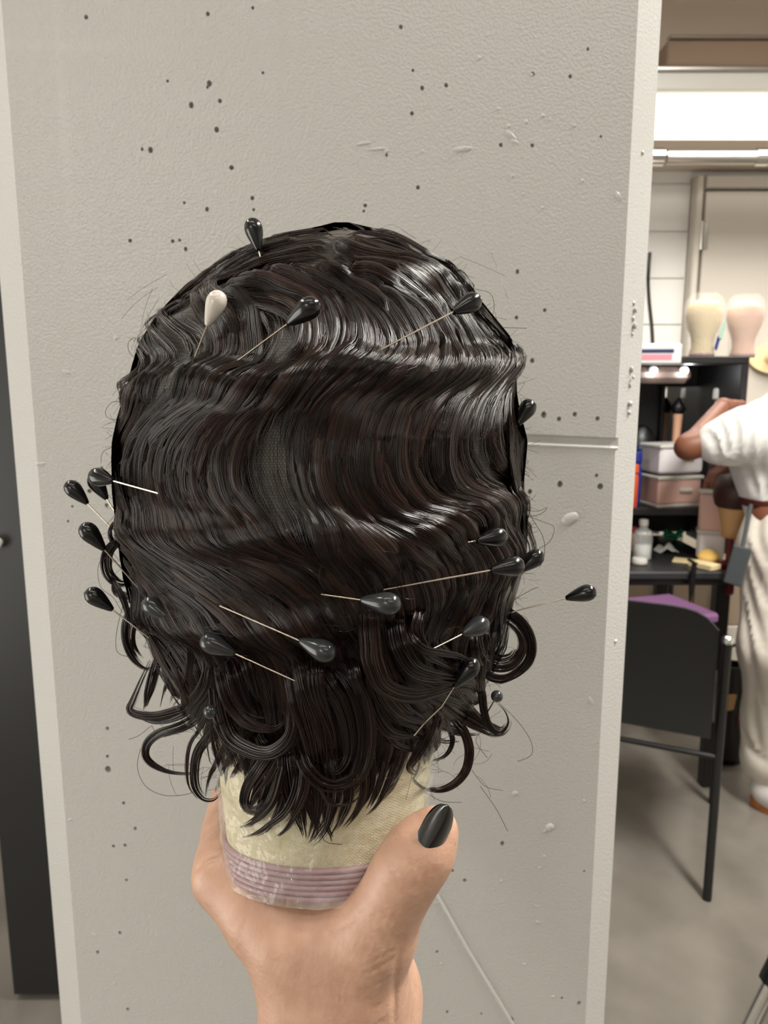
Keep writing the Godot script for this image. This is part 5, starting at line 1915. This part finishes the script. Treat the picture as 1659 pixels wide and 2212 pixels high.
func chair() -> void:
	# back seen from behind, turned so that its right post is nearest
	var h0 := 0.0
	var pr := on(1527, 1943, h0)
	var yaw := deg_to_rad(25.0)
	var ux := Vector3(-cos(yaw), 0, -sin(yaw))
	var uz := Vector3(sin(yaw), 0, -cos(yaw))
	var w := 0.47
	var o := thing("stacking_chair", "black padded stacking chair with a grey metal frame, its back turned to the pillar", "chair", pr + ux * w / 2 + uz * 0.2)
	var up := Vector3.UP
	var lean := uz * -0.06
	# frame position helpers: s across (0 right post .. 1 left post), f forwards, y up
	var at := func(s: float, f: float, y: float) -> Vector3:
		return pr + ux * w * s + uz * f + up * y
	for s in [0.0, 1.0]:
		var b := MB.new()
		b.tube(smooth([at.call(s, 0.0, 0.0), at.call(s, 0.045, 0.30), at.call(s, 0.055, 0.44), at.call(s, 0.03, 0.60), at.call(s, -0.005, 0.715)], 0.06), [0.0115], 10)
		var pp := part("rear_post", b, M.black_paint, o)
		b = MB.new()
		var tp: Vector3 = at.call(s, -0.005, 0.712)
		b.lathe(T(tp), [Vector2(0.0135, -0.008), Vector2(0.0135, 0.004), Vector2(0.009, 0.009), Vector2(0, 0.010)], 14)
		var cp := part("cap", b, M.chrome, pp)
		cp.set_meta("label", "bright metal cap of the post")
		b = MB.new()
		b.tube(smooth([at.call(s, 0.50, 0.0), at.call(s, 0.44, 0.40), at.call(s, 0.40, 0.43), at.call(s, 0.06, 0.43)], 0.06), [0.011], 10)
		part("front_leg", b, M.black_paint, o)
	var st := MB.new()
	st.tube([at.call(0.0, 0.052, 0.375), at.call(1.0, 0.052, 0.375)], [0.008], 8)
	part("stretcher", st, M.black_paint, o)
	# back pad: a rounded, slightly bowed cushion
	var b := MB.new()
	var P := []
	var N := []
	var rows := 13
	var cols := 17
	var shape := func(t: float, q: float, front: float) -> Vector3:
		var s := lerpf(0.045, 0.955, q)
		var edge := pow(absf(q * 2 - 1), 6.0)
		var y := lerpf(0.425, 0.785 - 0.05 * edge, t)
		var puff := 0.018 * (1 - pow(absf(t * 2 - 1), 4.0)) * (1 - edge)
		return at.call(s, 0.05 - 0.06 * t + front * (0.006 + puff), y)
	for side in [-1.0, 1.0]:
		P = []
		N = []
		for r in rows:
			for q in cols:
				P.append(shape.call(r / float(rows - 1), q / float(cols - 1), side))
				N.append((uz * side + up * 0.4 * (r / float(rows - 1) - 0.5) * side).normalized())
		b.grid(P, N, rows, cols)
	var rim := []
	for q in cols:
		rim.append([shape.call(1.0, q / float(cols - 1), -1.0), shape.call(1.0, q / float(cols - 1), 1.0)])
	P = []
	N = []
	for k in 2:
		for q in cols:
			P.append(rim[q][k])
			N.append(up)
	b.grid(P, N, 2, cols)
	part("back_pad", b, M.vinyl, o)
	part("seat_pad", boxm(Transform3D(Basis(ux, up, uz), at.call(0.5, 0.26, 0.455)), Vector3(w - 0.03, 0.05, 0.43), 0.018), M.vinyl, o)
	# what lies on the seat
	var sb: Vector3 = at.call(0.38, 0.30, 0.482)
	var c := thing("storage_box", "purple storage box with a lid on the seat of the black chair", "box", sb)
	var top := on(1470, 1330, 0.70)
	var yw := rad_to_deg(yaw)
	part("box", rot_box(sb + Vector3(0, 0.09, 0), Vector3(0.21, 0.18, 0.20), yw - 8, 0.012), M.purple, c)
	part("lid", rot_box(sb + Vector3(0, 0.195, 0), Vector3(0.23, 0.03, 0.22), yw - 8, 0.008), M.purple, c)
	var tb: Vector3 = at.call(0.86, 0.24, 0.482)
	c = thing("cardboard_tray", "tan cardboard tray on the chair seat next to the purple box", "tray", tb)
	part("tray", rot_box(tb + Vector3(0, 0.085, 0), Vector3(0.11, 0.17, 0.18), yw, 0.004), M.tan_card, c)
	part("flap", rot_box(tb + Vector3(0.02, 0.185, -0.03), Vector3(0.11, 0.004, 0.11), yw, 0.001, 0, 14), M.tan_card, c)
	# bag on the floor beyond the chair
	var bg := on(1566, 1640, 0.0)
	c = thing("tote_bag", "slumped black tote bag on the floor between chair and trousers", "bag", bg)
	b = MB.new()
	b.lathe(T(bg, 20), [Vector2(0, 0), Vector2(0.075, 0), Vector2(0.085, 0.03), Vector2(0.088, 0.12), Vector2(0.078, 0.28), Vector2(0.066, 0.36), Vector2(0.058, 0.362), Vector2(0.055, 0.30)], 20, 0.75, 0.62)
	part("body", b, M.black_plastic, c)
	b = MB.new()
	b.tube(smooth([bg + Vector3(-0.04, 0.345, 0.0), bg + Vector3(-0.03, 0.42, 0.01), bg + Vector3(0.02, 0.43, 0.01), bg + Vector3(0.04, 0.345, 0)], 0.02), [0.006], 8)
	part("handle", b, M.black_plastic, c)
	part("patch", rot_box(bg + Vector3(-0.016, 0.24, 0.050), Vector3(0.035, 0.06, 0.006), 12, 0.003), M.tan_card, c)
	part("patch", rot_box(bg + Vector3(0.02, 0.17, 0.055), Vector3(0.04, 0.05, 0.006), 0, 0.003), M.leather, c)

func tripod() -> void:
	# one leg of a chrome stand at the edge of the frame, its column beyond
	var f := on(1575, 2300, 0.0)
	f.y = 0.0
	var dir := (atz(1655, 2030, f.z - 0.01) - f)
	var o := thing("chrome_stand", "chrome tripod stand with black clamps at the edge of the aisle", "stand", Vector3(f.x + 0.2, 0, f.z))
	var knee := f + dir.normalized() * 0.62
	var hub := Vector3(f.x + 0.26, 0.66, f.z - 0.03)
	knee = hub
	var b := MB.new()
	b.tube([f + Vector3(0, 0.012, 0), hub], [0.011], 12)
	part("leg", b, M.chrome, o)
	b = MB.new()
	b.tube([f + Vector3(0.022, 0.012, 0.01), hub + Vector3(0.02, 0, 0.01)], [0.007], 10)
	part("leg_strut", b, M.steel, o)
	var cl := atz(1640, 2105, f.z)
	var t := (cl.y - f.y) / (hub.y - f.y)
	b = MB.new()
	b.tube([f.lerp(hub, t - 0.045) + Vector3(0.01, 0, 0), f.lerp(hub, t + 0.045) + Vector3(0.01, 0, 0)], [0.030], 10)
	part("clamp", b, M.black_plastic, o)
	for e in [[0.42, -0.30], [0.30, 0.36]]:
		b = MB.new()
		b.tube([Vector3(hub.x + e[0] * 0.8, 0.012, hub.z + e[1]), hub], [0.011], 12)
		part("leg", b, M.chrome, o)
	b = MB.new()
	b.tube([hub + Vector3(0, -0.05, 0), hub + Vector3(0, 0.26, 0)], [0.013], 12)
	part("column", b, M.chrome, o)
	b = MB.new()
	b.lathe(T(hub + Vector3(0, -0.03, 0)), [Vector2(0, 0), Vector2(0.03, 0), Vector2(0.034, 0.02), Vector2(0.03, 0.05), Vector2(0, 0.052)], 16)
	part("hub", b, M.black_plastic, o)
	for e in [f, Vector3(hub.x + 0.336, 0, hub.z - 0.30), Vector3(hub.x + 0.24, 0, hub.z + 0.36)]:
		b = MB.new()
		b.lathe(T(e), [Vector2(0, 0), Vector2(0.018, 0), Vector2(0.018, 0.02), Vector2(0.012, 0.03), Vector2(0, 0.03)], 14)
		part("foot", b, M.black_plastic, o)

func black_cabinet() -> void:
	# tall black locker beyond the pillar on the left
	var z := -1.42
	var bot := atz(35, 2152, z)
	var xl := atz(27, 2145, z).x
	var xr := xl + 0.62
	var hh := 1.9
	var o := thing("black_locker", "tall black steel locker standing behind the pillar", "locker", Vector3((xl + xr) / 2, 0, z - 0.22))
	part("carcass", boxm(T(Vector3((xl + xr) / 2, (bot.y + hh) / 2, z - 0.22)), Vector3(xr - xl, hh - bot.y, 0.42), 0.004), M.black_paint, o)
	var d := part("door", boxm(T(Vector3((xl + xr) / 2, (bot.y + hh) / 2, z - 0.005)), Vector3(xr - xl - 0.004, hh - bot.y - 0.006, 0.012), 0.003), M.black_paint, o)
	part("plinth", boxm(T(Vector3((xl + xr) / 2 + 0.012, bot.y / 2, z - 0.22)), Vector3(xr - xl - 0.024 + 0.0, bot.y, 0.40), 0.002), M.black_paint, o)
	var k := MB.new()
	var kp := atz(-2, 1170, z)
	k.lathe(T(kp + Vector3(0, 0, 0.001), 0, 90), [Vector2(0.008, 0), Vector2(0.008, 0.008), Vector2(0.013, 0.014), Vector2(0.012, 0.020), Vector2(0, 0.022)], 16)
	part("knob", k, M.enamel, d)

# ------------------------------------------------------------------ the other person, bent over the desk
func neighbour() -> void:
	var D := 2.24
	var o := thing("person", "person in white T-shirt and cream trousers leaning over the desk, elbow raised", "person", Vector3(W(1675, 1740, D).x, 0, W(1675, 1740, D).z))
	var foot := on(1650, 1728, 0.03)
	D = (foot - cam_o).dot(cam_b * Vector3(0, 0, -1))
	# legs, torso, arms, head in bare skin; clothes are shells over them
	var hipn := W(1682, 1120, 2.22)
	var hipf := W(1740, 1125, 2.34)
	var chest := W(1672, 968, 2.26)
	var shn := W(1612, 940, 2.17)
	var shf := W(1690, 900, 2.44)
	var elbow := W(1486, 966, 2.22)
	var wrist := W(1562, 876, 2.36)
	var ank := Vector3(foot.x + 0.02, 0.09, foot.z - 0.02)
	var ankf := ank + Vector3(0.22, 0, -0.12)
	var neck := W(1738, 862, 2.30)
	var head := W(1776, 770, 2.30)
	var f := Flesh.new()
	f.K = 0.04
	f.chain([[hipn, 0.085], [W(1668, 1400, 2.22), 0.055], [ank, 0.040]])
	f.chain([[hipf, 0.085], [ankf + Vector3(0, 0.42, 0), 0.055], [ankf, 0.040]])
	f.chain([[hipn.lerp(hipf, 0.5), 0.11], [chest, 0.12], [neck, 0.055], [head, 0.05]])
	f.bone(head, head + Vector3(0.01, 0.07, 0.0), 0.085, 0.075)
	f.chain([[shn, 0.046], [elbow, 0.032], [wrist, 0.024]])
	f.chain([[shf, 0.050], [W(1668, 985, 2.52), 0.038], [W(1612, 1000, 2.52), 0.026]])
	var b := MB.new()
	f.mesh_into(b, 0.014)
	# hands: palm and five bent fingers each
	for hnd in [[wrist, W(1586, 872, 2.42)], [W(1612, 1000, 2.52), W(1590, 1005, 2.52)]]:
		var g := Flesh.new()
		g.K = 0.006
		var a: Vector3 = hnd[0]
		var t: Vector3 = (hnd[1] - a).normalized()
		var s := t.cross(Vector3.UP).normalized()
		var dn := s.cross(t).normalized() * -1.0
		g.chain([[a, 0.024], [a + t * 0.05 - s * 0.016, 0.015], [a + t * 0.085 - s * 0.024, 0.013]])
		g.chain([[a, 0.024], [a + t * 0.05 + s * 0.016, 0.015], [a + t * 0.085 + s * 0.024, 0.013]])
		for k in 4:
			var r := a + t * 0.085 + s * (k - 1.5) * 0.018
			var ln: float = [0.070, 0.082, 0.078, 0.060][k]
			g.chain([[r, 0.0095], [r + t * ln * 0.45 + dn * 0.012, 0.0088], [r + t * ln * 0.72 + dn * 0.034, 0.0082], [r + t * ln * 0.82 + dn * 0.052, 0.0075]])
		g.chain([[a + t * 0.03 - s * 0.024, 0.012], [a + t * 0.06 - s * 0.044 + dn * 0.014, 0.0098], [a + t * 0.088 - s * 0.042 + dn * 0.032, 0.0085]])
		g.mesh_into(b, 0.006)
	part("body", b, M.skin_brown, o)
	# hair and face of the head, outside the frame but part of the figure
	var hr := Flesh.new()
	hr.K = 0.03
	hr.bone(head + Vector3(0.025, 0.05, 0), head + Vector3(0.02, 0.10, 0), 0.088, 0.072)
	b = MB.new()
	hr.mesh_into(b, 0.014)
	part("hair", b, M.brown_hair, o)
	# T-shirt
	f = Flesh.new()
	f.K = 0.06
	f.chain([[W(1702, 1092, 2.255), 0.122], [W(1690, 1010, 2.26), 0.125], [W(1672, 955, 2.27), 0.118], [W(1712, 905, 2.30), 0.085]])
	f.chain([[W(1665, 935, 2.24), 0.092], [shn, 0.072], [W(1560, 955, 2.19), 0.052], [W(1543, 958, 2.20), 0.046]])
	f.chain([[W(1705, 925, 2.32), 0.10], [shf, 0.075], [W(1665, 940, 2.48), 0.062]])
	var folds := [[1548, 905, 1562, 935, 1570, 975], [1575, 890, 1590, 930, 1592, 985], [1610, 885, 1622, 930, 1618, 1000], [1648, 880, 1650, 940, 1640, 1010], [1590, 985, 1615, 1020, 1630, 1060], [1575, 1000, 1600, 1005, 1640, 990], [1640, 1000, 1650, 1040, 1655, 1070], [1528, 935, 1545, 960, 1550, 990]]
	for l in folds:
		var rays := []
		for q in smooth([Vector2(l[0], l[1]), Vector2(l[2], l[3]), Vector2(l[4], l[5])], 14.0):
			rays.append(ray(q.x, q.y))
		f.press(cam_o, rays, 0.013, 0.011)
	b = MB.new()
	f.mesh_into(b, 0.011)
	part("t_shirt", b, M.tee, o)
	# loose trousers
	f = Flesh.new()
	f.K = 0.05
	f.chain([[W(1702, 1096, 2.24), 0.112], [W(1684, 1190, 2.22), 0.110], [W(1672, 1400, 2.21), 0.092], [Vector3(ank.x + 0.006, 0.30, ank.z), 0.092], [Vector3(ank.x, 0.165, ank.z), 0.090]])
	f.chain([[W(1725, 1100, 2.30), 0.112], [W(1740, 1190, 2.32), 0.110], [ankf + Vector3(0, 0.48, 0), 0.092], [Vector3(ankf.x, 0.165, ankf.z), 0.090]])
	folds = [[1612, 1180, 1630, 1240, 1655, 1300], [1608, 1230, 1622, 1310, 1650, 1400], [1606, 1300, 1615, 1400, 1640, 1520], [1640, 1110, 1635, 1160, 1655, 1210], [1604, 1580, 1620, 1620, 1645, 1640], [1630, 1450, 1626, 1540, 1640, 1620]]
	for l in folds:
		var rays := []
		for q in smooth([Vector2(l[0], l[1]), Vector2(l[2], l[3]), Vector2(l[4], l[5])], 18.0):
			rays.append(ray(q.x, q.y))
		f.press(cam_o, rays, 0.015, 0.012)
	b = MB.new()
	f.mesh_into(b, 0.012)
	part("trousers", b, M.trousers, o)
	# belt
	b = MB.new()
	b.lathe(T(W(1708, 1080, 2.255) + Vector3(0, -0.005, 0)), [Vector2(0.136, -0.012), Vector2(0.140, -0.010), Vector2(0.140, 0.010), Vector2(0.136, 0.012)], 30, 1.04, 1.0)
	part("belt", b, M.leather, o)
	# shoes
	for s in [[ank, 0.0], [ankf, 0.0]]:
		var a: Vector3 = s[0]
		a.y = 0.0
		var g := Flesh.new()
		g.K = 0.03
		g.chain([[a + Vector3(-0.02, 0.062, 0.02), 0.040], [a + Vector3(0.02, 0.058, 0.05), 0.042], [a + Vector3(0.075, 0.046, 0.10), 0.036], [a + Vector3(0.12, 0.042, 0.14), 0.030]])
		g.chain([[a + Vector3(-0.012, 0.10, 0.012), 0.040], [a + Vector3(0.0, 0.06, 0.03), 0.042]])
		b = MB.new()
		g.mesh_into(b, 0.009)
		var sh := part("shoe", b, M.shoe, o)
		b = MB.new()
		var out := []
		for q in 20:
			var an := TAU * q / 20
			out.append(Vector2(cos(an) * 0.125, sin(an) * (0.047 + 0.006 * cos(an))))
		b.prism(out, Transform3D(Basis(Vector3(0.72, 0, 0.69), Vector3(-0.69, 0, 0.72), Vector3(0, 1, 0)), a + Vector3(0.045, 0.013, 0.068)), 0.026)
		part("sole", b, M.gum, sh)
	# grey tool pouch hanging from the belt
	var pc := W(1593, 1222, 2.10)
	o = thing("tool_pouch", "grey cloth tool pouch hanging from the belt at the hip", "pouch", pc)
	part("pocket", rot_box(pc, Vector3(0.05, 0.115, 0.012), -35, 0.004, 0, -10), M.grey_cloth, o)
	var st := MB.new()
	st.tube([pc + Vector3(0.01, 0.05, 0), W(1622, 1090, 2.11)], [0.006], 6)
	part("strap", st, M.grey_cloth, o)
	# straw hat hanging on the door
	var hp := atz(1690, 775, -3.30)
	o = thing("straw_hat", "pale straw hat hanging on the cream door", "hat", hp)
	b = MB.new()
	b.lathe(T(Vector3(hp.x, hp.y, -3.355), 0, 78), [Vector2(0.17, 0.012), Vector2(0.168, 0.020), Vector2(0.10, 0.016), Vector2(0.085, 0.03), Vector2(0.078, 0.09), Vector2(0.05, 0.105), Vector2(0, 0.107)], 30, 0.75, 0.42)
	part("brim_and_crown", b, M.straw, o)
